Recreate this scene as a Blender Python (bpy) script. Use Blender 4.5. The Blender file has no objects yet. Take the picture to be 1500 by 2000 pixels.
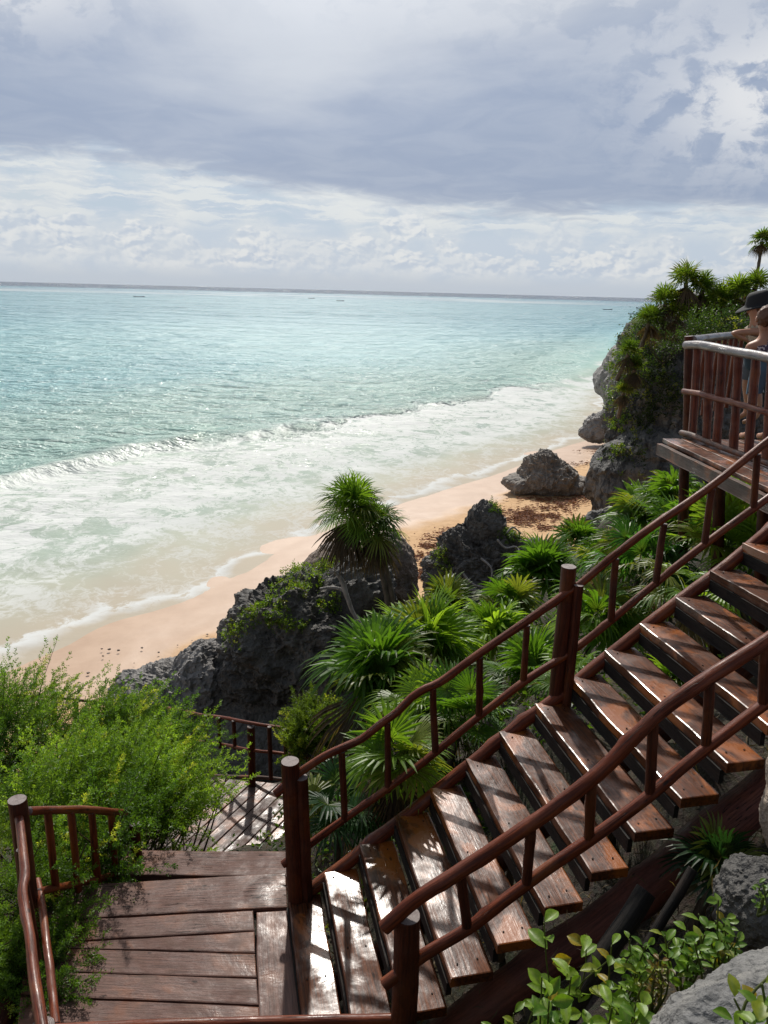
import bpy, bmesh, math, random
import numpy as np
from mathutils import Matrix, Vector
SC = bpy.context.scene
random.seed(7); RNG = np.random.default_rng(7)
R = math.radians
# ------------------------------------------------------------------ camera
H = 12.0                                    # eye height above the sea
FOC, PITCH, ROLL = 1500.0, R(16.1), R(1.48)  # focal length in photo pixels (1500 x 2000)
fw = np.array([0, math.cos(PITCH), -math.sin(PITCH)]); _dn = np.array([0, -math.sin(PITCH), -math.cos(PITCH)])
rt = math.cos(ROLL)*np.array([1., 0, 0]) - math.sin(ROLL)*_dn
dn = math.cos(ROLL)*_dn + math.sin(ROLL)*np.array([1., 0, 0])
cam = bpy.data.cameras.new('camera'); camo = bpy.data.objects.new('camera', cam); SC.collection.objects.link(camo)
cam.sensor_fit = 'VERTICAL'; cam.sensor_height = 36; cam.lens = 27
cam.clip_start = .05; cam.clip_end = 40000
camo.matrix_world = Matrix(((rt[0], -dn[0], -fw[0], 0), (rt[1], -dn[1], -fw[1], 0), (rt[2], -dn[2], -fw[2], H), (0, 0, 0, 1)))
SC.camera = camo
# ------------------------------------------------------------------ light
SUN_AZ, SUN_EL = R(-6), R(43)
sd = Vector((math.sin(SUN_AZ)*math.cos(SUN_EL), math.cos(SUN_AZ)*math.cos(SUN_EL), math.sin(SUN_EL)))
sl = bpy.data.lights.new('sun', 'SUN'); sl.energy = 3.8; sl.angle = R(1.2); sl.color = (1, .95, .87)
so = bpy.data.objects.new('sun', sl); SC.collection.objects.link(so)
so.rotation_euler = sd.to_track_quat('Z', 'Y').to_euler()
SC.view_settings.view_transform = 'Standard'; SC.view_settings.look = 'None'
SC.view_settings.exposure = 0.0; SC.view_settings.gamma = 1
SC.render.engine = 'CYCLES'
SC.cycles.use_denoising = True
SC.cycles.max_bounces = 5; SC.cycles.transparent_max_bounces = 4
SC.cycles.sample_clamp_indirect = 6

# ------------------------------------------------------------------ node helper
class NT:
    def __init__(s, nt): s.nt = nt; nt.nodes.clear()
    def n(s, t, ins=None, **kw):
        nd = s.nt.nodes.new(t)
        for k, v in kw.items(): setattr(nd, k, v)
        if ins:
            for k, v in ins.items():
                sk = nd.inputs[k]
                if isinstance(v, bpy.types.NodeSocket): s.nt.links.new(v, sk)
                elif isinstance(v, bpy.types.Node): s.nt.links.new(v.outputs[0], sk)
                else: sk.default_value = v
        return nd
    def m(s, op, a, b=None, c=None, clamp=False):
        ins = {0: a}
        if b is not None: ins[1] = b
        if c is not None: ins[2] = c
        return s.n('ShaderNodeMath', ins, operation=op, use_clamp=clamp).outputs[0]
    def vm(s, op, a, b=None, scale=None):
        ins = {0: a}
        if b is not None: ins[1] = b
        if scale is not None: ins['Scale'] = scale
        return s.n('ShaderNodeVectorMath', ins, operation=op).outputs[0]
    def ss(s, x, a, b, lo=0., hi=1.):
        return s.n('ShaderNodeMapRange', {'Value': x, 'From Min': a, 'From Max': b, 'To Min': lo, 'To Max': hi}, interpolation_type='SMOOTHSTEP').outputs[0]
    def lin(s, x, a, b, lo=0., hi=1.):
        return s.n('ShaderNodeMapRange', {'Value': x, 'From Min': a, 'From Max': b, 'To Min': lo, 'To Max': hi}).outputs[0]
    def mix(s, f, a, b, bt='MIX'):
        nd = s.nt.nodes.new('ShaderNodeMix'); nd.data_type = 'RGBA'; nd.blend_type = bt
        for k, v in ((0, f), (6, a), (7, b)):
            if isinstance(v, bpy.types.NodeSocket): s.nt.links.new(v, nd.inputs[k])
            else: nd.inputs[k].default_value = v if k == 0 or len(v) == 4 else (*v, 1)
        return nd.outputs[2]
    def noise(s, vec, sc, det=4, rough=.55, dist=0., dim='3D'):
        nd = s.n('ShaderNodeTexNoise', {'Scale': sc, 'Detail': det, 'Roughness': rough, 'Distortion': dist}, noise_dimensions=dim)
        s.nt.links.new(vec, nd.inputs['Vector']); return nd.outputs[0]
    def noise2(s, *a): return s.noise(*a, dim='2D') if len(a) == 5 else s.noise(*(list(a)+[4, .55, 0.][len(a)-2:]), dim='2D')
    def xyz(s, x, y, z):
        return s.n('ShaderNodeCombineXYZ', {0: x, 1: y, 2: z}).outputs[0]
    def sep(s, v):
        return s.n('ShaderNodeSeparateXYZ', {0: v}).outputs
    def bump(s, h, st, dist, nrm=None):
        ins = {'Height': h, 'Strength': st, 'Distance': dist}
        if nrm is not None: ins['Normal'] = nrm
        return s.n('ShaderNodeBump', ins).outputs[0]
    def attr(s, name):
        return s.n('ShaderNodeAttribute', attribute_name=name)
    def pos(s): return s.n('ShaderNodeNewGeometry').outputs['Position']
    def out(s, sh): s.n('ShaderNodeOutputMaterial', {0: sh})
def material(name):
    m = bpy.data.materials.new(name); m.use_nodes = True; return m, NT(m.node_tree)
def srgb(r, g, b):
    f = lambda c: (c/255/12.92) if c/255 <= .04045 else ((c/255+.055)/1.055)**2.4
    return (f(r), f(g), f(b))

# ------------------------------------------------------------------ sky (clouds in direction space)
w = bpy.data.worlds.new('World'); SC.world = w; w.use_nodes = True
w.cycles.sampling_method = 'MANUAL'; w.cycles.sample_map_resolution = 512
t = NT(w.node_tree)
tc = t.n('ShaderNodeTexCoord').outputs['Generated']
d = t.vm('NORMALIZE', tc)
dx, dy, dz = t.sep(d)
el = t.m('MULTIPLY', t.m('ARCSINE', dz), 57.2958)
az = t.m('MULTIPLY', t.m('ARCTAN2', dx, dy), 57.2958)
sky = t.n('ShaderNodeTexSky', sky_type='NISHITA', sun_disc=False, sun_elevation=SUN_EL, sun_rotation=SUN_AZ, air_density=1.2, dust_density=2.0).outputs[0]
pv = t.vm('SCALE', t.xyz(dx, dy, 0.), scale=t.m('DIVIDE', 1., t.m('ADD', t.m('MAXIMUM', dz, 0.), .12)))
flat = t.vm('MULTIPLY', pv, (1.0, 1.1, 1))
warpn = t.noise2(pv, 1.2, 5)
n1 = t.noise2(flat, .9, 7, .52, .3)                       # big soft layer
n2 = t.noise2(t.vm('ADD', flat, (7, 3, 0)), 3.2, 6, .55, .5)
# puffs low over the sea, in azimuth/elevation
pa = t.xyz(t.m('MULTIPLY', az, .30), t.m('MULTIPLY', el, .46), 0.)
wn = t.n('ShaderNodeTexNoise', {'Vector': pa, 'Scale': 1.3, 'Detail': 5., 'Roughness': .6}).outputs[1]
pa2 = t.vm('ADD', pa, t.vm('SCALE', t.vm('SUBTRACT', wn, (.5, .5, .5)), scale=.55))
def billow(v):
    o = t.n('ShaderNodeTexVoronoi', {'Vector': v, 'Scale': 1.25, 'Detail': 3.0, 'Roughness': .62, 'Smoothness': .35}, feature='SMOOTH_F1', normalize=True, voronoi_dimensions='2D').outputs[0]
    return t.m('SUBTRACT', 1., o)
puff = billow(pa2); puffs = billow(t.vm('ADD', pa2, (-.06, .10, 0)))
relief = t.m('SUBTRACT', puff, puffs)                    # bright upper edges
mass = t.noise2(t.vm('ADD', pa, (4.2, 0, 0)), .55, 5, .55)
dark = srgb(147, 162, 188); mid = srgb(183, 191, 204); white = srgb(225, 228, 230); hor = srgb(190, 200, 212)
X10 = lambda c: tuple(v*10 for v in c)
# the slate layer: 5..13 degrees, fading above
lowedge = t.m('ADD', t.m('ADD', 5.5, t.m('MULTIPLY', t.m('SUBTRACT', n1, .5), 2.2)), t.m('MULTIPLY', t.ss(az, -22, 2, 1, 0), 2.1))
edge = t.m('ADD', t.m('SUBTRACT', el, lowedge), t.m('MULTIPLY', t.m('SUBTRACT', n2, .5), 2.2))
slate = t.ss(edge, -.5, 1.0)
upf = t.ss(t.m('ADD', el, t.m('MULTIPLY', t.m('SUBTRACT', n1, .5), 16)), 10.5, 17.5)
layer = t.mix(upf, (*X10(dark), 1), (*X10(mid), 1))
layer = t.mix(t.ss(n2, .3, .75, 0., .22), layer, (*X10(srgb(196, 203, 214)), 1))
# bright openings: upper right, top left, top
def spot(a, e, ra, re, amt):
    q = t.m('ADD', t.m('POWER', t.m('DIVIDE', t.m('SUBTRACT', az, a), ra), 2.), t.m('POWER', t.m('DIVIDE', t.m('SUBTRACT', el, e), re), 2.))
    return t.m('MULTIPLY', t.m('POWER', 2.718, t.m('MULTIPLY', q, -1.)), amt)
sp = t.m('ADD', t.m('ADD', spot(25, 12.0, 7.5, 3.8, 1.2), spot(-27, 18, 8, 3.2, 1.3)), t.m('ADD', spot(-3, 19.5, 9, 3, .3), spot(14, 17, 9, 2.5, .3)))
n3 = t.noise2(t.vm('ADD', pa2, (3.1, 8.2, 0)), 1.1, 8, .6, .2)
op = t.m('MULTIPLY', sp, t.ss(n3, .38, .56), clamp=True)
layer = t.mix(op, layer, (*X10(srgb(222, 224, 228)), 1))
# low band
band = t.mix(t.ss(mass, .38, .60), (*X10(srgb(190, 203, 218)), 1), (*X10(srgb(208, 215, 222)), 1))
bz = t.ss(el, .7, 1.8)
cum = t.m('MULTIPLY', bz, t.ss(t.m('ADD', t.m('SUBTRACT', t.m('ADD', 3.1, t.m('MULTIPLY', t.m('SUBTRACT', mass, .5), 9.)), el), t.m('MULTIPLY', t.m('SUBTRACT', puff, .6), 4.)), -.25, .35))
cumc = t.mix(t.ss(relief, -.10, .10), (*X10(srgb(184, 197, 214)), 1), (*X10(srgb(224, 227, 229)), 1))
cumc = t.mix(t.ss(t.noise2(pa, .8, 4, .5), .42, .62, 0., .55), cumc, (*X10(srgb(198, 208, 219)), 1))
band = t.mix(t.m('MULTIPLY', cum, .85), band, cumc)
streak = t.noise2(t.vm('MULTIPLY', t.vm('ADD', pa, t.vm('SCALE', wn, scale=.5)), (.45, 2.2, 1)), 1.5, 7, .6)
hi = t.m('MULTIPLY', t.ss(el, 3.2, 5.0), t.m('SUBTRACT', 1., cum))
band = t.mix(t.m('MULTIPLY', t.ss(streak, .46, .60), t.m('MULTIPLY', hi, .8)), band, (*X10(srgb(222, 226, 227)), 1))
band = t.mix(t.m('MULTIPLY', t.ss(streak, .47, .36), t.m('MULTIPLY', hi, .35)), band, (*X10(srgb(174, 195, 212)), 1))
band = t.mix(t.ss(el, 1.6, .2), band, (*X10(hor), 1))
cl = t.mix(slate, band, layer)
# higher overhead it thins, with blue between
cover = t.m('SUBTRACT', 1., t.m('MULTIPLY', t.ss(el, 22, 45), t.ss(n1, .42, .66, .75, 0.)))
col = t.mix(t.m('MULTIPLY', cover, .95), sky, cl)
col = t.mix(t.ss(el, 19, 50, 0., .38), col, (*X10((.07, .09, .13)), 1))     # unseen sky overhead darkened to weaken the fill light
col = t.mix(t.ss(dy, .25, -.35, 0., .3), col, (*X10((.05, .065, .09)), 1))   # unseen sky behind the camera dimmed too, so faces toward it stay dark
# thin bright cloud round the veiled sun
cd = t.m('SUBTRACT', 1., t.n('ShaderNodeVectorMath', {0: d, 1: tuple(sd)}, operation='DOT_PRODUCT').outputs['Value'])
glow = t.m('ADD', t.m('MULTIPLY', t.m('POWER', 2.718, t.m('DIVIDE', cd, -.018)), 3.2), t.m('MULTIPLY', t.m('POWER', 2.718, t.m('DIVIDE', cd, -.06)), .75))
glow = t.m('MULTIPLY', glow, t.ss(n1, .2, .8, .6, 1.3))
col = t.vm('ADD', col, t.vm('SCALE', (10., 9.8, 9.4), scale=glow))
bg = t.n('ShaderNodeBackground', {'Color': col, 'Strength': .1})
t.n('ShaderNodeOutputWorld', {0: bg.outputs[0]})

# ------------------------------------------------------------------ pixel -> place
def ray(x, y): return fw + rt*((x-750)/FOC) + dn*((y-1000)/FOC)
def hp(x, y, z):                       # on the level z (world)
    q = ray(x, y); return q*((z-H)/q[2]) + (0, 0, H)
def fd(x, y, Y):                       # at forward distance Y
    q = ray(x, y); return q*(Y/q[1]) + (0, 0, H)
def vp(x, y, o, D):                    # on the upright plane through o along D
    n = np.array([-D[1], D[0], 0]); q = ray(x, y); c = np.array([0, 0, H])
    return q*(((o-c) @ n)/(q @ n)) + c

# ------------------------------------------------------------------ noise in numpy
def _h(i, j, k):
    n = (i*73856093) ^ (j*19349663) ^ (k*83492791); n = (n ^ (n >> 13))*1274126177; n = n ^ (n >> 16)
    return (n & 0xffff)/65535.0
def vn(P):
    I = np.floor(P).astype(np.int64); f = P-I; f = f*f*(3-2*f)
    i, j, k = I.T; a, b, c = f.T; r = 0
    for u in (0, 1):
        for v in (0, 1):
            for w_ in (0, 1):
                r = r + _h(i+u, j+v, k+w_)*(a if u else 1-a)*(b if v else 1-b)*(c if w_ else 1-c)
    return r-.5
def fbm(P, o=4, g=.5, ridge=False):
    P = np.asarray(P, float)+31.7; r = 0; a = 1.
    for _ in range(o):
        n = vn(P); r = r + a*((.25-abs(n)) if ridge else n); P = P*2.03+5.1; a *= g
    return r

# ------------------------------------------------------------------ mesh building
class G:
    def __init__(s): s.V = []; s.F = []; s.n = 0; s.gc = []; s.col = []; s.mi = []
    def add(s, V, F, gc=None, col=None, mi=0):
        V = np.asarray(V, float); s.V.append(V)
        for f in (F if isinstance(F, list) else [F]):
            f = np.asarray(f)
            if len(f): s.F.append(f+s.n); s.mi.append(np.full(len(f), mi))
        s.gc.append(V if gc is None else gc)
        c = np.ones((len(V), 4)); 
        if col is not None: c[:, :3] = col
        s.col.append(c); s.n += len(V)
    def build(s, name, mats, parent=None, smooth=False, org=(0, 0, 0), angle=None):
        me = bpy.data.meshes.new(name)
        V = np.concatenate(s.V)-np.array(org); me.vertices.add(len(V)); me.vertices.foreach_set('co', V.ravel())
        tot = np.concatenate([np.full(len(f), f.shape[1]) for f in s.F]); idx = np.concatenate([f.ravel() for f in s.F])
        me.loops.add(len(idx)); me.loops.foreach_set('vertex_index', idx.astype(np.int32))
        me.polygons.add(len(tot)); st = np.concatenate([[0], np.cumsum(tot)[:-1]])
        me.polygons.foreach_set('loop_start', st.astype(np.int32)); me.polygons.foreach_set('loop_total', tot.astype(np.int32))
        me.polygons.foreach_set('material_index', np.concatenate(s.mi).astype(np.int32))
        me.polygons.foreach_set('use_smooth', np.full(len(tot), bool(smooth)))
        a = me.attributes.new('gc', 'FLOAT_VECTOR', 'POINT'); a.data.foreach_set('vector', np.concatenate(s.gc).ravel())
        a = me.attributes.new('tint', 'FLOAT_COLOR', 'POINT'); a.data.foreach_set('color', np.concatenate(s.col).ravel())
        for m in (mats if isinstance(mats, (list, tuple)) else [mats]): me.materials.append(m)
        me.update(calc_edges=True); me.validate()
        if angle and smooth:
            try: me.set_sharp_from_angle(angle=angle)
            except Exception: pass
        o = bpy.data.objects.new(name, me); SC.collection.objects.link(o)
        if parent: o.parent = parent; o.location = tuple(np.array(org)-np.array(parent.location))
        else: o.location = tuple(org)
        return o
def tag(o, label=None, cat=None, group=None, kind=None):
    for k, v in (('label', label), ('category', cat), ('group', group), ('kind', kind)):
        if v: o[k] = v
    return o
def empty(name, loc, label, cat, group=None):
    o = bpy.data.objects.new(name, None); SC.collection.objects.link(o); o.location = tuple(float(v) for v in loc)
    o.empty_display_size = .1
    return tag(o, label, cat, group)
def grid_faces(n, m, wrap=False):
    i = np.arange(n-1)[:, None]; j = np.arange(m if wrap else m-1)[None]; k = (j+1) % m
    return np.stack([i*m+j, i*m+k, (i+1)*m+k, (i+1)*m+j], -1).reshape(-1, 4)
def resample(P, step):
    P = np.asarray(P, float)
    if len(P) > 2:                      # Catmull-Rom
        Q = [P[0]]
        E = np.vstack([2*P[0]-P[1], P, 2*P[-1]-P[-2]])
        for i in range(1, len(E)-2):
            n = max(1, int(np.linalg.norm(E[i+1]-E[i])/step))
            for u in np.linspace(0, 1, n+1)[1:]:
                Q.append(.5*((2*E[i])+(-E[i-1]+E[i+1])*u+(2*E[i-1]-5*E[i]+4*E[i+1]-E[i+2])*u*u+(-E[i-1]+3*E[i]-3*E[i+1]+E[i+2])*u**3))
        return np.array(Q)
    n = max(2, int(np.linalg.norm(P[1]-P[0])/step)+1)
    return P[0]+(P[1]-P[0])*np.linspace(0, 1, n)[:, None]
def tube(g, P, r, m=10, wob=0., rn=0., step=.08, cap=1, seed=None, col=None, taper=None):
    """a log along P; cap = material index of the sawn ends"""
    P = resample(P, step); n = len(P); s0 = RNG.uniform(0, 99) if seed is None else seed
    T = np.gradient(P, axis=0); T /= np.linalg.norm(T, axis=1)[:, None]+1e-9
    S = np.concatenate([[0], np.cumsum(np.linalg.norm(np.diff(P, axis=0), axis=1))])
    up = np.array([0, 0, 1.]) if abs(T[0][2]) < .8 else np.array([1., 0, 0])
    A = np.cross(T, up); A /= np.linalg.norm(A, axis=1)[:, None]; B = np.cross(T, A)
    if wob:
        z = np.zeros(n)
        P = P + A*(fbm(np.c_[S*1.6, z+s0, z], 3)*2*wob)[:, None] + B*(fbm(np.c_[S*1.6, z, z+s0], 3)*2*wob)[:, None]
    rr = np.full(n, r) if np.isscalar(r) else np.interp(np.linspace(0, 1, n), np.linspace(0, 1, len(r)), r)
    th = np.linspace(0, 2*math.pi, m, endpoint=False); c, s = np.cos(th), np.sin(th)
    rad = rr[:, None]*np.ones(m)
    if rn:
        q = np.stack([np.repeat(S[:, None]*3, m, 1), c[None]+s0+0*rad, s[None]+0*rad], -1).reshape(-1, 3)
        rad = rad*(1+rn*2*fbm(q, 3).reshape(n, m))
        if rn >= .06:
            for _ in range(int(S[-1]/.35)):
                s1_, a1_ = RNG.uniform(0, S[-1]), RNG.uniform(0, 6.3); da = np.abs((th[None]-a1_+math.pi) % (2*math.pi)-math.pi)
                rad = rad*(1+RNG.uniform(.12, .38)*np.exp(-((S[:, None]-s1_)/(r if np.isscalar(r) else r[0])/1.1)**2-(da/.6)**2))
    V = P[:, None]+A[:, None]*(rad*c)[..., None]+B[:, None]*(rad*s)[..., None]
    gc = np.stack([np.repeat(S[:, None], m, 1)+s0, rad*c+s0*.37, rad*s], -1).reshape(-1, 3)
    g.add(V.reshape(-1, 3), grid_faces(n, m, True), gc, col)
    if cap is not None:
        for e, sgn in ((0, -1), (n-1, 1)):
            ring = V[e]*.97+P[e]*.03+T[e]*sgn*.003; ring2 = V[e]
            VV = np.vstack([ring2, ring, P[e]+T[e]*sgn*.003]); ids = np.arange(m); nx = (ids+1) % m
            q = np.stack([ids, nx, nx+m, ids+m], -1); tr = np.stack([ids+m, nx+m, np.full(m, 2*m)], -1)
            if sgn < 0: q = q[:, ::-1]; tr = tr[:, ::-1]
            gg = np.c_[np.zeros(2*m+1), np.r_[rr[e]*c, rr[e]*c*.97, 0], np.r_[rr[e]*s, rr[e]*s*.97, 0]]
            g.add(VV, [q], gg+(0, s0*.0, 0), col, mi=0); g.F.append(tr+g.n-len(VV)); g.mi.append(np.full(m, cap))
def board(g, quad, th, gap=.004, wear=.006, col=None, mi=0):
    """a plank from four corners (a->b along the grain, b->c across), top face on the corners, chamfered, slightly warped"""
    a, b, c, d_ = [np.array(q, float) for q in quad]
    L = max(np.linalg.norm(b-a), .05); W = max(np.linalg.norm(c-b), .02)
    nu, nv = max(2, int(L/.06)+1), 5
    cw = min(.09, .008/W); vs = np.array([0, cw, .5, 1-cw, 1.]); us = np.linspace(0, 1, nu)
    cu = min(.04, .006/L); us = np.unique(np.r_[0, cu, us[1:-1], 1-cu, 1]); nu = len(us)
    U, Vv = np.meshgrid(us, vs, indexing='ij')
    u, v = U[..., None], Vv[..., None]
    P = a*(1-u)*(1-v)+b*u*(1-v)+c*u*v+d_*(1-u)*v
    N = np.cross(b-a, d_-a); N /= np.linalg.norm(N)
    if N[2] < 0 and abs(N[2]) > .1: N = -N
    so_ = RNG.uniform(0, 50)
    dW = (d_-a)/np.linalg.norm(d_-a)
    e = np.zeros((nu, nv)); e[:, 0] = -1; e[:, -1] = -1; e[0] = -1; e[-1] = -1
    lx = us*L
    wv = fbm(np.c_[lx*3+so_, lx*0, lx*0], 4)
    wv2 = fbm(np.c_[lx*3+so_, lx*0+9, lx*0], 4)
    P[:, :2] += dW*(wv*wear*2)[:, None, None]; P[:, 3:] += dW*(wv2*wear*2)[:, None, None]
    hh = fbm(np.stack([U*L*2+so_, Vv*W*6, U*0], -1).reshape(-1, 3), 3).reshape(nu, nv)*wear*.7
    P = P+N*(hh+e*.0028)[..., None]
    Bt = P-N*(th-e*0-.005)[..., None] if False else P-N*th
    gcT = np.stack([U*L+so_, Vv*W+so_*.31, U*0], -1).reshape(-1, 3)
    gcB = gcT-(0, 0, th)
    V = np.vstack([P.reshape(-1, 3), Bt.reshape(-1, 3)]); f = grid_faces(nu, nv); k = nu*nv
    fr = [f, f[:, ::-1]+k]
    def strip(ids, rev):
        ids = np.array(ids); q = np.stack([ids[:-1], ids[1:], ids[1:]+k, ids[:-1]+k], -1)
        fr.append(q if not rev else q[:, ::-1])
    I = np.arange(k).reshape(nu, nv)
    strip(I[:, 0], True); strip(I[:, -1], False); strip(I[0], False); strip(I[-1], True)
    if np.dot(np.cross(b-a, d_-a), N) > 0: pass
    g.add(V, fr, np.vstack([gcT, gcB]), col, mi)

# ------------------------------------------------------------------ materials
def wood(name, dark, light, wet=.5, grey=.25, orange=.15, grainbump=.5, rough=(.12, .5), spec=.5):
    m, t = material(name)
    gc = t.attr('gc').outputs['Vector']
    st = t.vm('MULTIPLY', gc, (1.2, 22, 22))
    g1 = t.noise(st, 3.2, 6, .65, .4); g2 = t.noise(t.vm('MULTIPLY', gc, (3, 60, 60)), 4, 4, .6)
    bl = t.noise(gc, 2.6, 5, .6, .4); bl2 = t.noise(t.vm('ADD', gc, (9, 4, 2)), 5.5, 6, .65)
    c = t.mix(t.ss(g1, .3, .72), (*dark, 1), (*light, 1))
    c = t.mix(t.m('MULTIPLY', t.ss(bl, .50, .64), orange*2, clamp=True), c, (.27, .075, .010, 1))
    c = t.mix(t.m('MULTIPLY', t.ss(bl2, .48, .68), grey*2, clamp=True), c, (.14, .095, .075, 1))
    c = t.mix(t.m('MULTIPLY', t.ss(g2, .62, .72), .7), c, (.012, .006, .005, 1))
    kn = t.n('ShaderNodeTexVoronoi', {'Vector': t.vm('MULTIPLY', gc, (1., 2.2, 2.2)), 'Scale': 4.2, 'Randomness': 1.}).outputs[0]
    c = t.mix(t.m('MULTIPLY', t.ss(kn, .11, .05), .8), c, (.010, .004, .002, 1))
    ck = t.noise(t.vm('MULTIPLY', gc, (1.3, 30, 30)), 1.6, 3, .5)
    crk = t.m('MULTIPLY', t.ss(t.m('ABSOLUTE', t.m('SUBTRACT', ck, .5)), .012, .003), t.ss(t.noise(gc, 1.7, 2), .5, .6))
    c = t.mix(crk, c, (.004, .003, .002, 1))
    ro = t.m('ADD', t.m('MULTIPLY', t.ss(bl2, .35, .65), rough[1]-rough[0]), rough[0])
    ro = t.m('ADD', ro, t.m('MULTIPLY', t.m('SUBTRACT', g2, .5), .25), clamp=True)
    hgt = t.m('SUBTRACT', t.m('ADD', t.m('MULTIPLY', g1, .6), t.m('MULTIPLY', g2, .5)), crk)
    b = t.bump(hgt, grainbump, .006, t.bump(bl, .35, .02))
    p = t.n('ShaderNodeBsdfPrincipled', {'Base Color': c, 'Roughness': ro, 'Normal': b, 'Specular IOR Level': spec, 'Coat Weight': t.m('MULTIPLY', t.ss(bl, .36, .60), wet*1.5), 'Coat Roughness': t.ss(bl2, .3, .7, .12, .42), 'Coat Normal': t.bump(t.m('ADD', bl, t.m('MULTIPLY', g1, .16)), .4, .014)})
    t.out(p.outputs[0]); return m
W_TREAD = wood('wet_tread_wood', (.024, .006, .002), (.15, .042, .010), .75, .05, .9, .45, (.35, .65), .15)
W_DECK = wood('worn_deck_wood', (.075, .038, .030), (.17, .088, .068), .06, .22, .16, .9, (.5, .75), .25)
W_LOW = wood('pale_weathered_wood', (.05, .029, .022), (.125, .078, .062), .16, .4, .3, .8, (.45, .65), .25)
W_LOWD = wood('lower_deck_wood', (.04, .019, .014), (.11, .052, .038), .2, .3, .4, .9, (.45, .7), .25)
W_LOG = wood('varnished_log', (.055, .009, .003), (.20, .042, .012), .20, .03, .16, .7, (.38, .62), .22)
W_POST = wood('dark_post_wood', (.030, .007, .003), (.10, .023, .009), .12, .05, .08, .8, (.45, .7), .2)
W_GREY = wood('bleached_rail_wood', (.09, .078, .078), (.24, .21, .21), .25, .5, .0, .5, (.25, .5), .5)
W_STR = wood('stringer_log', (.09, .028, .020), (.20, .066, .045), .05, .12, .1, .9, (.5, .8), .3)
W_DARK = wood('old_dark_log_riser_shade', (.006, .005, .0045), (.022, .018, .015), .0, .08, .0, 1., (.6, .85), .2)
def mk_end():
    m, t = material('sawn_log_end')
    gc = t.attr('gc').outputs['Vector']; x, y, z = t.sep(gc)
    r = t.m('SQRT', t.m('ADD', t.m('MULTIPLY', y, y), t.m('MULTIPLY', z, z)))
    n = t.noise(gc, 30, 4, .6)
    ring = t.m('SINE', t.m('ADD', t.m('MULTIPLY', r, 900), t.m('MULTIPLY', n, 9)))
    an = t.m('ARCTAN2', y, z); crack = t.ss(t.noise(t.xyz(t.m('MULTIPLY', an, 2.2), t.m('MULTIPLY', r, 6), 0.), 3, 3, .6), .6, .68)
    c = t.mix(t.lin(ring, -1, 1), (.14, .11, .10, 1), (.25, .20, .185, 1))
    c = t.mix(t.m('MULTIPLY', crack, .8), c, (.04, .025, .02, 1))
    c = t.mix(t.ss(n, .5, .7), c, (.12, .085, .075, 1))
    p = t.n('ShaderNodeBsdfPrincipled', {'Base Color': c, 'Roughness': .6, 'Normal': t.bump(t.m('ADD', ring, n), .3, .002)})
    t.out(p.outputs[0]); return m
W_END = mk_end()
def leafmat(name, gloss=.4, trans=.4, sp=.4, vary=.5, sc=30):
    m, t = material(name)
    c = t.attr('tint').outputs['Color']
    n = t.noise(t.pos(), sc, 3)
    c = t.mix(t.m('MULTIPLY', t.ss(n, .3, .7), vary), c, t.mix(1., c, (.55, .65, .5, 1), 'MULTIPLY'))
    p = t.n('ShaderNodeBsdfPrincipled', {'Base Color': c, 'Roughness': gloss, 'Specular IOR Level': sp})
    tr = t.n('ShaderNodeBsdfTranslucent', {'Color': t.mix(1., c, (1.7, 1.65, .7, 1), 'MULTIPLY')})
    t.out(t.n('ShaderNodeMixShader', {0: trans, 1: p.outputs[0], 2: tr.outputs[0]}).outputs[0]); return m
L_PALM = leafmat('palm_leaf', .42, .5, .4)
L_SHRUB = leafmat('shrub_leaf', .45, .42, .35)
L_BROAD = leafmat('glossy_broad_leaf', .42, .45, .4, .8, 60)
L_DRY = leafmat('dry_leaf', .7, .25, .2)
def mk_bark(name, a, b):
    m, t = material(name)
    n = t.noise(t.vm('MULTIPLY', t.pos(), (1, 1, .3)), 14, 6, .65)
    t.out(t.n('ShaderNodeBsdfPrincipled', {'Base Color': t.mix(t.ss(n, .3, .7), (*a, 1), (*b, 1)), 'Roughness': .8, 'Normal': t.bump(n, .8, .02)}).outputs[0]); return m
BARK = mk_bark('palm_bark', (.05, .038, .026), (.17, .13, .09)); TWIG = mk_bark('twig_bark', (.03, .018, .012), (.10, .06, .04))
PALEWOOD = mk_bark('bleached_branch', (.20, .18, .16), (.42, .39, .36))
def rockmat(name, a, b, c_, stain=(.02, .02, .021), st=(.45, .65), sc=1., streak=0.):
    m, t = material(name)
    p = t.pos(); v = t.vm('SCALE', p, scale=sc)
    n1 = t.noise(v, .8, 8, .62, .3); n2 = t.noise(t.vm('ADD', v, (5, 3, 8)), 2.4, 8, .68, .4); n3 = t.noise(v, 16, 5, .7)
    vo = t.n('ShaderNodeTexVoronoi', {'Vector': t.vm('ADD', v, t.n('ShaderNodeTexNoise', {'Vector': v, 'Scale': 5.}).outputs[1]), 'Scale': 3.4}).outputs[0]
    c = t.mix(t.ss(n1, .35, .65), (*a, 1), (*b, 1)); c = t.mix(t.ss(n2, .45, .7), c, (*c_, 1))
    if streak:
        sv = t.noise(t.vm('MULTIPLY', p, (1.6, 1.6, .13)), 1.4, 6, .6, .5)
        c = t.mix(t.m('MULTIPLY', t.ss(sv, .46, .60), streak), c, (*stain, 1))
    c = t.mix(t.m('MULTIPLY', t.ss(n2, st[0], st[1]), .8), c, (*stain, 1)) if st[0] < 1 else c
    c = t.mix(t.m('MULTIPLY', t.ss(n3, .55, .75), .5), c, (*stain, 1))
    h = t.m('ADD', t.m('ADD', n2, t.m('MULTIPLY', n3, .35)), t.m('MULTIPLY', vo, .5))
    t.out(t.n('ShaderNodeBsdfPrincipled', {'Base Color': c, 'Roughness': t.lin(n3, .3, .7, .55, .9), 'Normal': t.bump(h, .9, .12/sc)}).outputs[0]); return m
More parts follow.
